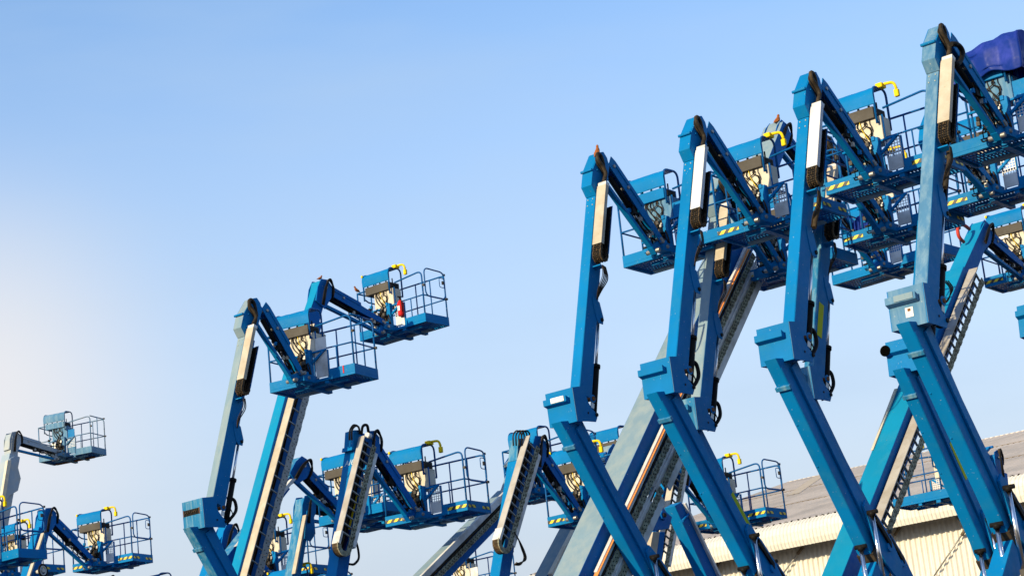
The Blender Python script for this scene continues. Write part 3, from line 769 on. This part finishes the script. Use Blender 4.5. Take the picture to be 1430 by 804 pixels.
# ---------------------------------------------------------------- ground
gm = mat('yard_asphalt', (0.085, 0.08, 0.072), 0.9, vary=0.4, vscale=.35, fade=(0.12, 0.11, 0.10), fade_amt=0.15, fade_scale=1.2)
m = MB(); g = [[(-6000 + 1000 * i, -6000 + 1000 * j, 0) for i in range(13)] for j in range(13)]
m.sheet(g, gm, smooth=False); go = m.build('ground'); go['kind'] = 'structure'

# ---------------------------------------------------------------- warehouse
WD = 80.0
e0 = at_depth((1174, 750), WD); EZ = e0.z
we = bpy.data.objects.new('warehouse', None); COL.objects.link(we)
mm = Matrix((V, U, ZV)).transposed().to_4x4(); mm.translation = Vector((e0.x, e0.y, 0)); we.matrix_world = mm
tagthing(we, 'long corrugated metal warehouse with grey brown roof and cream walls behind the lifts', 'warehouse')
WALLM = mat('cream_sheet_wall', (0.70, 0.67, 0.62), 0.5, vary=0.25, vscale=.5, fade=(0.48, 0.40, 0.29), fade_amt=0.08, streak=True)
ROOFM = mat('grey_brown_roof_sheet', (0.74, 0.63, 0.54), 0.5, vary=0.4, vscale=.35, fade=(0.36, 0.33, 0.30), fade_amt=0.2, fade_scale=.6)
def rib_shade(m_, per, amt):  # darker stripes put the shade of the corrugation into the roof colour
    t = m_.node_tree; b_ = t.nodes['Principled BSDF']; src = b_.inputs['Base Color'].links[0].from_socket
    tc_ = t.nodes.new('ShaderNodeTexCoord'); sx = t.nodes.new('ShaderNodeSeparateXYZ'); t.links.new(tc_.outputs['Object'], sx.inputs[0])
    a = t.nodes.new('ShaderNodeMath'); a.operation = 'MULTIPLY'; a.inputs[1].default_value = 1 / per; t.links.new(sx.outputs['X'], a.inputs[0])
    f = t.nodes.new('ShaderNodeMath'); f.operation = 'FRACT'; t.links.new(a.outputs[0], f.inputs[0])
    g = t.nodes.new('ShaderNodeMath'); g.operation = 'GREATER_THAN'; g.inputs[1].default_value = 0.62; t.links.new(f.outputs[0], g.inputs[0])
    n_ = t.nodes.new('ShaderNodeTexNoise'); n_.inputs['Scale'].default_value = .8; t.links.new(tc_.outputs['Object'], n_.inputs['Vector'])
    k = t.nodes.new('ShaderNodeMath'); k.operation = 'MULTIPLY'; t.links.new(g.outputs[0], k.inputs[0]); k.inputs[1].default_value = .5
    k2 = t.nodes.new('ShaderNodeMath'); k2.operation = 'MULTIPLY'; k2.inputs[1].default_value = amt * 2; t.links.new(k.outputs[0], k2.inputs[0])
    x = t.nodes.new('ShaderNodeMix'); x.data_type = 'RGBA'; x.inputs[7].default_value = (0.10, 0.085, 0.07, 1); t.links.new(k2.outputs[0], x.inputs[0]); t.links.new(src, x.inputs[6]); t.links.new(x.outputs[2], b_.inputs['Base Color'])
rib_shade(ROOFM, .27, .34)
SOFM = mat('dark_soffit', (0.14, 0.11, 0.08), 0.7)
XL, XR = -15.0, 26.0
def corr(pts, per, amp, material, name, parent, x0=XL, x1=XR, smooth=True):
    """pts: (y,z) cross-section; corrugated sheet extruded along local X with waves"""
    m = MB(); nx = int((x1 - x0) / per * 4); rows = []
    nrm_ = []
    for i, p in enumerate(pts):
        a = pts[max(i - 1, 0)]; b = pts[min(i + 1, len(pts) - 1)]
        dy, dz = b[0] - a[0], b[1] - a[1]; l_ = math.hypot(dy, dz); nrm_.append((-dz / l_, dy / l_))
    prof_ = [0, 1, 1, 0]
    for p, nn in zip(pts, nrm_):
        rows.append([(x0 + (x1 - x0) * i / nx, p[0] + nn[0] * amp * prof_[i % 4], p[1] + nn[1] * amp * prof_[i % 4]) for i in range(nx + 1)])
    m.sheet(rows, material, smooth=False); return m.build(name, parent)
EH = EZ                       # lower edge of the eave fascia
RL, RT = 22.0, 0.252
fas = [(0.10, EH), (0.02, EH + .22), (0.0, EH + .55), (0.10, EH + .80), (0.40, EH + 1.0)]
corr(fas, .16, .035, WALLM, 'eave_fascia', we)
z0 = EH + 1.0
corr([(0.40, z0)] + [(0.4 + RL * k / 4, z0 + (RL * k / 4) * RT) for k in (1, 2, 3, 4)], .27, .06, ROOFM, 'roof', we)
corr([(0.4 + RL, z0 + RL * RT - .003), (0.4 + 2 * RL, z0 - .003)], .5, .05, ROOFM, 'roof', we)
wall = corr([(1.15, 0.0), (1.15, EH + .55)], .22, -.07, WALLM, 'wall', we)
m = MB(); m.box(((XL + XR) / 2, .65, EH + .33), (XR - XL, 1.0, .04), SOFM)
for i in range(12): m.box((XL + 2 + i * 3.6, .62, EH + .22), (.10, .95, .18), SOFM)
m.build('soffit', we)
m = MB()
for x in (XL, XR): 
    q = [(1.2, 0), (1.2 , EH + .6), (.4, z0 - .05), (.4 + RL, z0 + RL * RT - .05), (.4 + 2 * RL, z0 - .1), (.4 + 2 * RL - .4, 0)]
    b = len(m.v); m.v += [Vector((x, p[0], p[1])) for p in q]; m.face(list(range(b, b + 6)), WALLM)
m.build('gable_wall', we)
m = MB()                       # rooflights, old translucent sheets
SHT = mat('yellowed_rooflight', (0.52, 0.42, 0.30), 0.45, vary=0.2)
def onroof(px, lift):
    o = we.matrix_world.translation + U * .4 + ZV * (z0 + lift); n_ = (ZV - U * RT).normalized(); r = ray(px)
    q = EYEP + r * ((o - EYEP).dot(n_) / r.dot(n_)) - we.matrix_world.translation
    return Vector((q.dot(V), q.dot(U), q.z))
a_, b_, c_, d_ = [onroof(p, .07) for p in ((1138, 664), (1156, 660), (1116, 688), (1098, 692))]
m.sheet([[a_.lerp(b_, t / 20) + Vector((0, 0, .006 * (t % 2))) for t in range(21)], [d_.lerp(c_, t / 20) + Vector((0, 0, .006 * (t % 2))) for t in range(21)]], SHT, smooth=False)
m.build('rooflight', we)
m = MB()                       # sheet lap lines across the roof
for k in (.36, .70): m.box(((XL + XR) / 2, .4 + RL * k, z0 + RL * k * RT + .055), (XR - XL, .05, .03), SOFM)
m.build('roof_lap', we)
m = MB(); m.box(((XL + XR) / 2, .4 + RL + .2, z0 + RL * RT + .03), (XR - XL, .5, .05), ROOFM); m.build('ridge_cap', we)
def brace(px0, px1):
    yb = 1.02
    def W(px):
        r = ray(px); n_ = U; o = we.matrix_world.translation + U * yb; t = (o - EYEP).dot(n_) / r.dot(n_); q = EYEP + r * t - we.matrix_world.translation
        return Vector((q.dot(V), yb, q.z))
    a, b = W(px0), W(px1); m = MB(); m.tube([a, b], .028, STEEL, seg=6); m.tube([a, a + (b - a).normalized() * .35], .06, SOFM, seg=6); m.tube([a + Vector((0, -.6, .35)), a], .05, SOFM, seg=6)
    m.build('stay_rod', we)
brace((1121, 763), (1085, 812)); brace((1350, 736), (1300, 810)); brace((1004, 785), (992, 802)); brace((1256, 736), (1246, 752))

# ---------------------------------------------------------------- the row on the right, front rank
A = row_lift('boom_lift', 'leftmost of the tall blue boom lifts, a brown bird upright on its head', 32, (832, 272), (810.1, 537.2), (913, 829), (937, 352), 0, 'blank', BLUE, BLUE, ledge='lamp', decal='nohose', slack=True)
Bm = row_lift('boom_lift', 'tall blue boom lift, second from the left in the front rank', 30.6, (969, 222), (944.8, 496.6), (1053, 803), (1074, 311), 0, 'std', BLUE, BLUE, ledge='ledge', track=TRAYW)
Cm = row_lift('boom_lift', 'tall blue boom lift, third from the left in the front rank', 29, (1129.7, 162), (1109.7, 449), (1215.7, 772.6), (1232, 247), 0, 'std', BLUE, BLUE, ledge='ledge', track=TRAYW)
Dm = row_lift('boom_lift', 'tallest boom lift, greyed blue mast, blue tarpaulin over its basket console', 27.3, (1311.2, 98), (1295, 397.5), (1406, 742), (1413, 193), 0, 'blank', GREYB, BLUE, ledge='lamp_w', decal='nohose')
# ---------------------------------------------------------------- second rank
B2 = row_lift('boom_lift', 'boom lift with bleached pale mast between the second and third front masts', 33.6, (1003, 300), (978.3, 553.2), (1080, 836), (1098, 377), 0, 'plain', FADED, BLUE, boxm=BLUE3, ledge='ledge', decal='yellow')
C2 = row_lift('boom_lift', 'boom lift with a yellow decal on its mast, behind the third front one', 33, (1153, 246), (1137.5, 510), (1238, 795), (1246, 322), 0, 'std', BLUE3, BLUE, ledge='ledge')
D2 = row_lift('boom_lift', 'boom lift behind the tallest one, box with a black disc for a masked mark', 31.9, (1303, 209), (1284.6, 470.4), (1381, 780), (1394, 270), 0, 'std', BLUE, BLUE, ledge='disc_mark', decal='yellow')
R2 = row_lift('boom_lift', 'boom lift cut off by the right edge, only its elbow box seen', 34, (1482, 178), (1465, 423), (1555, 699), (1592, 240), 0, 'plain', BLUE, BLUE)
# decals on masts
m = MB(); f = Fr(C2.xz((1144, 421), C2.yn - .004), C2.xz((1141, 467), C2.yn - .004))
m.prism([f.to(p) for p in ((0, 0), (0, .13), (f.L, .13), (f.L, 0))], C2.yn - .007, C2.yn - .003, YDECAL); m.build('decal', C2.root)
# ---------------------------------------------------------------- left machine with the same kind of elbow
Lm = row_lift('boom_lift', 'boom lift with pale weathered mast and an open slot in its elbow box', 36.9, (342.4, 468.7), (298.4, 691), (381.6, 945), (435.7, 533.2), 9, 'plain', FADED, BLUE, boxm=BLUE3, ledge='slot')

# ---------------------------------------------------------------- telescopic machines
yb = -.12 - .19
M7 = tele_lift('boom_lift', 'boom lift with bright cyan telescopic boom, red extinguisher in its striped-free basket with a gate', 43, (430, 436), (336.5, 786), 24, .24, (548, 461), (447, 402), 0, 'nostripe', BLUEB, BLUE2,
               tracks=[((440, 452), (338.4, 830), yb, dict(wy=.19, gap=.19, band=.15, chan=0, linkm=LINKG, uturn=False, pitch=.30))], jw=.19)
M7.root['label'] = 'boom lift with bright cyan telescopic boom, its gated basket holding a red fire extinguisher'
M19 = tele_lift('boom_lift', 'boom lift with the broadest boom, bleached face, orange strip and two chains', 38, (1040.7, 300), (808, 804), 33, .50, (1238, 374), (1086, 183), -4, 'big', FADED, BLUE2,
                tracks=[((1049.5, 345), (900.3, 670 + 0), -.36, dict(wy=.06, gap=.07, band=.11, chan=.15, linkm=LINK, uturn=False, rungs=False, plate=TRAY, tw=.10)),
                        ((1068, 345), (921, 670), -.37, dict(wy=.06, gap=.06, band=.11, chan=.13, linkm=LINK, uturn=False, rungs=False, plate=TRAY)),
                        ((900.3, 670), (838.8, 804), -.36, dict(wy=.06, gap=.07, band=.11, chan=.15, linkm=LINK, uturn=False, rungs=False, plate=TRAY, tw=.10)),
                        ((921, 670), (859.5, 804), -.37, dict(wy=.06, gap=.06, band=.11, chan=.13, linkm=LINK, uturn=False, rungs=False, plate=TRAY))],
                strips=[((1046.0, 348), (833, 806), 1.2, -.39, .075, ORANGE)])
M24 = tele_lift('boom_lift', 'boom lift with broad cyan boom leaning right behind the warehouse-side risers, red hose at its head', 39, (1346, 372), (1177, 801), 26, .38, (1437, 384), (1369, 322), 0, 'std', BLUEB, BLUE2,
                tracks=[((1366, 374), (1229, 733), -.40, dict(wy=.17, gap=.17, band=.12, chan=0, uturn=False, pitch=.22, plate=TRAYD))],
                strips=[((1252, 542), (1219, 628), 2.0, .16, .045, PANEL)])
M24.root['label'] = 'boom lift with broad cyan boom, a red hose arched at its head'
M8 = tele_lift('boom_lift', 'boom lift rising behind the bright cyan boom, its head just right of it', 42, (398, 672), (296, 804), 15, .24, (492, 722), (417, 650), 0, 'nostripe', BLUE3, BLUE2,
               strips=[((408, 668), (330, 762), 6, -.22, .08, TRAY)])
M9 = tele_lift('boom_lift', 'boom lift with a ladder-like chain track beside a yellow lettered strip', 38, (497, 622), (471, 795), 15, .25, (595, 722), (512, 615), 5, 'std', BLUE, BLUE2,
               tracks=[((510.5, 608), (474.5, 757), -.30, dict(wy=.14, gap=.21, band=.10, chan=.09, plate=TRAYD, linkm=LINK, pitch=.16))])
M14 = tele_lift('boom_lift', 'boom lift whose ladder-like chain track ends in a loop of thin hoses', 38, (723, 640), (702, 775), 14, .22, (821, 722), (745, 622), 0, 'std', BLUE, BLUE2,
                tracks=[((741, 608), (699, 752), -.30, dict(wy=.14, gap=.21, band=.10, chan=.09, plate=TRAYD, linkm=LINK, pitch=.16))])
M13 = tele_lift('boom_lift', 'boom lift with a low, gently sloping bleached boom over open sky', 42, (716, 680), (595, 802), 34, .38, (757, 688), (727, 642), 0, 'nohook', FADED, BLUE2,
                tracks=[((722, 680), (566, 838), -.27, dict(wy=.06, gap=.08, band=.10, chan=0, linkm=LINK, uturn=False, rungs=False, plate=TRAY, tw=.12))])
M18 = tele_lift('boom_lift', 'boom lift mostly hidden behind the broadest bleached boom, its console cover showing', 44, (835, 668), (763.6, 804), 24, .34, (870, 684), (852, 632), 0, 'nohook', FADED, BLUE2,
                tracks=[((842, 672), (773, 804), -.27, dict(wy=.10, gap=.12, band=.10, chan=0, linkm=LINK, uturn=False, rungs=False, plate=PANEL, tw=.08))])
M25 = tele_lift('boom_lift', 'boom lift whose striped gated basket stands against the warehouse roof', 42, (933, 655), (903, 804), 14, .22, (1017, 730), (952, 652), -2, 'std', BLUE, BLUE2,
                tracks=[((950, 628), (921.5, 783), -.30, dict(wy=.14, gap=.17, band=.10, chan=.10, linkm=LINK, pitch=.16))])
M4 = tele_lift('boom_lift', 'boom lift with a round cable reel on its mast, low among the leftmost lifts', 50, (55, 735), (38, 802), 16, .24, (143, 789), (64, 719), 9, 'std', BLUE, BLUE2,
               strips=[((62, 741), (41, 804), 2, -.30, .11, CREAM)])
M1 = tele_lift('boom_lift', 'boom lift with painted-in flare haze, at the far left holding the highest basket there', 61, (14, 632), (-6, 745), 15, .36, (91, 637), (17, 611), 15, 'faded', FLARE_HAZE, FLARE_HAZE,
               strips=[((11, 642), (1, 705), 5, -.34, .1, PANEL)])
m = MB(); m.prism([M1.xz(p, -.2) for p in ((13, 640), (19, 637), (23, 648), (28, 668), (24, 685), (12, 692), (2, 705))], -.24, -.2, FLARE_HAZE); m.build('boom_guard', M1.root, .01)
M10 = tele_lift('boom_lift', 'boom lift with a slim cream strip down its short pale mast', 44, (421, 722), (408.5, 800), 12, .22, (519, 729), (425, 703), 0, 'nostripe', BLUE3, BLUE,
                strips=[((427.5, 718), (412, 800), 2, -.26, .10, CREAM)])
m = MB(); m.prism([M10.xz(p, -.16) for p in ((428, 712), (438, 722), (440, 745), (433, 756), (424, 752))], -.18, -.16, BLUE); m.build('boom_guard', M10.root, .01)
M11 = tele_lift('boom_lift', 'boom lift whose basket shows low between the bright cyan boom and a pale mast', 46, (304, 756), (288, 804), 12, .24, (388, 806), (316, 742), 3, 'std', BLUE, BLUE2)
M2 = tele_lift('boom_lift', 'boom lift cut off by the left edge, its basket lowest left in the photo', 44, (-88, 712), (-108, 800), 14, .24, (-14, 786), (-84, 700), 0, 'nostripe', BLUE, BLUE2)
M3 = tele_lift('boom_lift', 'boom lift with a yellow safety switch and gate behind the lowest left basket', 52, (-56, 752), (-72, 820), 12, .24, (24, 804), (-48, 741), 0, 'std', BLUE, BLUE2)
M5 = tele_lift('boom_lift', 'boom lift with only its console guard peeping over the lower edge of the photo', 50, (138, 828), (120, 900), 12, .24, (226, 878), (146, 814), 0, 'plain', BLUE, BLUE2)
M12 = tele_lift('boom_lift', 'boom lift with only its cover and yellow switch above the lower edge', 42, (310, 838), (290, 910), 12, .24, (416, 883), (322, 822), 0, 'std', BLUE, BLUE2)
M17 = tele_lift('boom_lift', 'boom lift with only bare rails showing under the low sloping boom', 50, (560, 850), (540, 920), 12, .24, (655, 838), (572, 826), 0, 'plain', BLUE, BLUE2)
M26 = tele_lift('boom_lift', 'boom lift with its basket turned round, against the warehouse wall', 47, (1392, 655), (1404, 760), 14, .24, (1326, 700), (1386, 640), 180, 'nostripe', BLUE, BLUE2)

# lower riser of a machine hidden behind the double chain
M = Mach((950, 715), 37); a = M.P((1003, 804)); root = M.start('boom_lift', 'boom lift showing only a riser that slants past the warehouse eave', a.x - 1.6)
y = -.11; f = Fr(M.xz((946, 712), y), M.xz((988, 804), y))
m = MB(); m.prism([f.to(p) for p in ((-.1, -.02), (-.05, .22), (f.L * 1.6, .30), (f.L * 1.6, -.02))], y, -y, BLUE, cap=BLUE2); m.build('riser_arm', root, .01)
m = MB(); m.prism([f.to(p) for p in ((0, .22), (0, .27), (f.L * 1.6, .345), (f.L * 1.6, .29))], y - .05, -y, TRAY); m.tube([f.p3((.2, -.03), y - .02), f.p3((.2, .26), y - .02)], .025, BLUE2); m.build('track_channel', root)
m = MB(); q = [M.xz(p, -.2) for p in ((921, 705), (928, 715), (936, 722), (932, 738), (905, 742), (900, 735))]; m.prism(q, -.24, -.2, BLUE2)
c = M.P((924.5, 719.5), -.24); m.tube([c, c + Vector((0, -.04, 0))], .085, BLUE2, seg=6); m.tube([c, c + Vector((0, -.07, 0))], .04, BLACK, seg=12); m.build('elbow_plate', root, .006)
m = MB(); q = [M.xz(p, .15) for p in ((912, 742), (922, 742), (914, 810), (900, 810))]; m.prism(q, .15, .3, CREAM); q = [M.xz(p, .14) for p in ((922, 742), (929, 742), (921, 810), (913, 810))]; m.prism(q, .14, .35, BLUE2); m.build('mast', root, .006)
m = MB(); kq = f.to((f.L * 1.55, .15)); fl = Fr(kq, (0, 1.7)); m.prism([fl.to(p) for p in ((0, -.12), (0, .12), (fl.L, .16), (fl.L, -.16))], -.1, .1, BLUE); m.build('lower_arm', root, .01)
add_chassis(M, None)
M27 = M

# ---------------------------------------------------------------- extras on single machines
# hoses hanging from the loop of the middle-gap machine, cable reel, red hose, extinguisher
def loose(M, pts, r, m_, name='hose', y=-.2):
    mb = MB(); mb.tube(fillet([M.P(p, y) for p in pts], .15, 5), r, m_, seg=6); return mb.build(name, M.root)
for i in range(4): loose(M14, [(718, 742), (724, 752), (728 + i, 765), (733 + i * 1.2, 778 + i), (727 - i, 789 - i), (718 + i, 788 - i)], .012, HOSE, y=-.25 - .02 * i)
for i in range(4): loose(M14, [(717 + i * 4, 622), (716 + i * 4, 606), (722 + i * 4, 600), (728 + i * 4, 604), (729 + i * 3, 618)], .014, [HOSE, BLACK][i % 2], y=-.1 - .03 * i)
for i in range(2): loose(M9, [(488 + i * 3, 614), (488 + i * 3, 600), (494 + i * 2, 592 + i * 2), (501, 595), (503, 606)], .018, HOSE, y=-.13 - .03 * i)
loose(M9, [(505, 606), (506, 594), (513, 592), (515, 606)], .026, BLACK, y=-.2); loose(M9, [(497, 755), (500, 765), (502, 780), (494, 788), (488, 787)], .022, BLACK, y=-.25)
loose(M24, [(1346, 338), (1338, 330), (1337, 316), (1345, 313), (1354, 320)], .032, REDHOSE, y=.05)
for i in range(3): loose(M24, [(1318 + i * 3, 392), (1328 + i * 2, 402), (1326 - i, 418), (1312, 430)], .012, BLACK, y=-.3)
loose(Dm, [(1328, 62), (1338, 62), (1345, 72), (1341, 88), (1333, 91)], .035, BLACK, y=-.25)
loose(Dm, [(1325, 208), (1326, 225), (1322, 245), (1320, 262)], .035, HOSE, y=-.15)
loose(Cm, [(1144, 275), (1143, 290), (1139, 305), (1137, 318)], .035, CHAIN, y=-.18)
m = MB(); m.tube(fillet([M9.P(p, -.30) for p in ((512, 607), (517, 609))], .05), .05, TRAY, seg=10); m.build('grey_cap', M9.root)
m = MB(); c = M4.P((60, 796), -.35)
for rr_ in (.12, .085): m.tube([c + Vector((rr_ * math.cos(a_ * math.pi / 8), 0, rr_ * 1.15 * math.sin(a_ * math.pi / 8))) for a_ in range(16)], .022 if rr_ > .1 else .02, BLACK if rr_ > .1 else TRAY, closed=True)
m.tube([c + Vector((0, -.03, 0)), c + Vector((0, .25, 0))], .045, TRAY, seg=12); m.build('cable_reel', M4.root)
m = MB(); m.prism([M9.xz(p, -.11) for p in ((494.7, 600), (503, 600), (501, 626), (493, 626))], -.11, .11, BLUE); m.prism([M9.xz(p, -.12) for p in ((492, 622), (504, 622), (503, 628), (491, 628))], -.12, .12, BLUE); m.build('mast_cap', M9.root, .006)
m = MB(); m.prism([M14.xz(p, -.11) for p in ((724, 612), (732, 612), (730, 642), (722, 642))], -.11, .09, BLUE3); m.build('mast_cap', M14.root, .006)
# tray on M8 rear
m = MB()
ex = MB()
ex.tube([(-.03, -.20, .22), (-.03, -.20, .25), (-.03, -.20, .50), (-.03, -.20, .56)], [.055, .065, .065, .025], RED, seg=14)
ex.tube([(-.03, -.20, .55), (-.03, -.20, .62)], .02, BLACK, seg=8); ex.box((-.05, -.20, .63), (.10, .03, .02), BLACK)
ex.tube(fillet([(-.03, -.20, .6), (-.08, -.27, .58), (-.08, -.28, .4), (-.06, -.27, .3)], .06), .010, BLACK)
ex.box((-.096, -.20, .38), (.004, .06, .10), WHITE)
exo = ex.build('fire_extinguisher', M7.basket)
exo.location = (-.02, -.12, 0)
# red mark on toe board of L basket, sticker on b2
m = MB(); m.box((-.004, -.68, .095), (.006, .022, .135), RED); m.build('red_mark', Lm.basket)
m = MB(); m.box((-.004, .66, .085), (.006, .10, .09), WHITE); m.box((-.008, .66, .06), (.003, .08, .02), YELLOW); m.build('sticker', B2.basket)
m = MB(); m.box((-.055, .40, .84), (.004, .30, .09), WHITE); m.build('sticker', M24.basket)

# writing on the yellow strip beside the ladder track and chalk letters on the mast
def text3(M, body, px0, px1, y, size, m_, name, rev=False):
    cu = bpy.data.curves.new(name, 'FONT'); cu.body = body; cu.size = size; cu.extrude = .001; cu.align_x = 'LEFT'
    o = bpy.data.objects.new(name, cu); COL.objects.link(o)
    bpy.context.view_layer.update()
    me = bpy.data.meshes.new_from_object(o); bpy.data.objects.remove(o)
    me.materials.clear(); me.materials.append(m_)
    o = bpy.data.objects.new(name, me); COL.objects.link(o); o.parent = M.root
    a, b = M.P(px0, y), M.P(px1, y); x = (b - a).normalized(); z = Vector((0, -1, 0)); yv = z.cross(x)
    mm_ = Matrix((x, yv, z)).transposed().to_4x4(); mm_.translation = a; o.matrix_local = mm_
    return o
INK = mat('navy_letters', (0.01, 0.015, 0.09), 0.6); CHALK = mat('chalk_letters', (0.5, 0.58, 0.62), 0.8)
ydm = MB(); f = Fr(M9.xz((492, 686), -.165), M9.xz((474, 764), -.165))
ydm.prism([f.to(p) for p in ((0, .0), (0, .14), (f.L * .62, .14), (f.L * .62, .0))], -.170, -.166, YELLOW)
ydm.prism([f.to(p) for p in ((f.L * .64, .0), (f.L * .64, .14), (f.L, .14), (f.L, .0))], -.170, -.166, INK)
ydm.prism([f.to(p) for p in ((-.05, .0), (-.05, .20), (f.L, .20), (f.L, .0))], -.165, -.130, BLUE2)
ydm.build('lettered_strip', M9.root)
text3(M9, '1000l00l', (484.5, 734), (495, 690), -.175, .14, INK, 'lettering')
text3(M9, '2/451', (477.5, 764), (483.5, 738), -.175, .13, CHALK, 'lettering')
text3(M9, 'A/6', (481.5, 655), (492.5, 650), .0, .15, CHALK, 'lettering').hide_render = False
# chalk sits on the lit front face
o = [c for c in M9.root.children if c.name.startswith('lettering')][-1]
fbv = M9.fb; a = fbv.p3((.36, -.006), .07)
xv = Vector((0, -1, 0)); dn = Vector((fbv.d.x, 0, fbv.d.y)); yv = -dn; zv = xv.cross(yv)
mm_ = Matrix((xv, yv, zv)).transposed().to_4x4(); mm_.translation = a; o.matrix_local = mm_

# ---------------------------------------------------------------- tarpaulins
def tarp(M, loc_y0, loc_y1, label, x0=-.15, x1=.45, ztop=1.44, zb=.90, seed=1, matx=TARP):
    rr = random.Random(seed); nu, nv = 44, 40; rows = []
    B = M.basket; 
    prof = [(x0 - .02, zb), (x0 - .03, zb + .1), (x0 - .01, ztop - .14), (x0 + .06, ztop - .03), (x0 + .2, ztop), (x1 - .12, ztop - .02), (x1, ztop - .12), (x1 + .02, zb)]
    def along(t):
        t *= (len(prof) - 1); i = min(int(t), len(prof) - 2); k = t - i; return (prof[i][0] * (1 - k) + prof[i + 1][0] * k, prof[i][1] * (1 - k) + prof[i + 1][1] * k)
    for i in range(nv + 1):
        v_ = i / nv; row = []
        for j in range(nu + 1):
            u_ = j / nu; x, z = along(u_); yy = loc_y0 + (loc_y1 - loc_y0) * v_
            tri = abs(((v_ * 3.1 + .9 * u_ + .3 * abs(((u_ * 2.3 + v_) % 1) - .5)) % 1) - .5) - .25; fold = .075 * tri + rr.uniform(-.0015, .0015)
            sag = (-.15 * (1 - v_) ** 1.3 if .25 < u_ < .85 else -.02) + .02 * math.sin(v_ * math.pi)
            x += fold * (-1 if u_ < .5 else 1); zz = z + sag + (.035 * math.sin(v_ * 11 + 1) if u_ < .1 or u_ > .9 else fold * .35)
            row.append((x, yy + .02 * math.sin(u_ * 11 + v_ * 3), zz))
        rows.append(row)
    mb = MB(); mb.sheet(rows, matx)
    # closed ends
    for rw in (rows[0], rows[-1]):
        b = len(mb.v); mb.v += [Vector(p) for p in rw]; mb.face(list(range(b, b + len(rw))), matx)
    o = bpy.data.objects.new('tarpaulin', mb.mesh('tarpaulin')); COL.objects.link(o)
    bpy.context.view_layer.update(); o.matrix_world = B.matrix_world.copy()
    md = o.modifiers.new('solid', 'SOLIDIFY'); md.thickness = .006
    tagthing(o, label, 'tarpaulin'); return o
bpy.context.view_layer.update()
tarp(Dm, .72, -.38,  'creased royal blue tarpaulin draped over the console of the top right basket')
tarp(C2, .84, .55, 'small blue tarpaulin bundled on the left end of the basket behind the third front mast', x0=.30, x1=.62, ztop=.62, zb=.16, seed=4)

# ---------------------------------------------------------------- birds
def bird(px, M, y, label, size=.17, heading=1, tilt=0.0):
    mb = MB()
    spine = [(-.75, .02, .03), (-.55, .06, .06), (-.35, .13, .12), (-.1, .2, .2), (.12, .28, .22), (.28, .42, .17), (.34, .56, .115), (.40, .66, .12), (.47, .70, .10), (.54, .69, .045)]
    mb.tube([Vector((p[0] * size, 0, p[1] * size + .22 * size)) for p in spine], [p[2] * size for p in spine], BIRDM, seg=10)
    o = mb.build('bird')
    mb = MB(); mb.tube([(.53 * size, 0, .91 * size), (.68 * size, 0, .87 * size)], [.035 * size, .008 * size], BEAK, seg=6); mb.build('beak', o)
    for s_ in (-1, 1):
        mb = MB(); mb.tube([(.0, s_ * .07 * size, .28 * size), (.02 * size, s_ * .08 * size, 0), (.12 * size, s_ * .08 * size, 0)], .018 * size, BEAK, seg=5); mb.build('leg', o)
        mb = MB(); mb.tube([(.15 * size, s_ * .17 * size, .50 * size), (-.1 * size, s_ * .2 * size, .42 * size), (-.5 * size, s_ * .1 * size, .28 * size)], [.06 * size, .1 * size, .02 * size], BIRDM, seg=6); mb.build('wing', o)
    p = M.P(px, y); wpos = M.root.matrix_world @ p
    o.location = wpos; o.rotation_euler = (0, -tilt, PSI if heading > 0 else PSI + math.pi)
    tagthing(o, label, 'bird', 'birds perched on the lifts'); return o
bpy.context.view_layer.update()
bird((836.5, 219), A, -.05, 'upright brown bird perched on top of the leftmost tall front mast', .17, 1, R(30))
bird((1087, 175), M19, -.05, 'brown bird leaning forward on the machine head behind the second striped basket', .20, 1, R(12))
bb = bird((488, 407.5), M7, .3, 'small brown bird sitting on the left rail end of the basket with the red extinguisher', .15, -1)
bb.location = M7.basket.matrix_world @ Vector((.02, .895, 1.015))
bird((447, 392.5), M7, -.05, 'tiny brown bird on the head of the bright cyan boom', .13, 1)
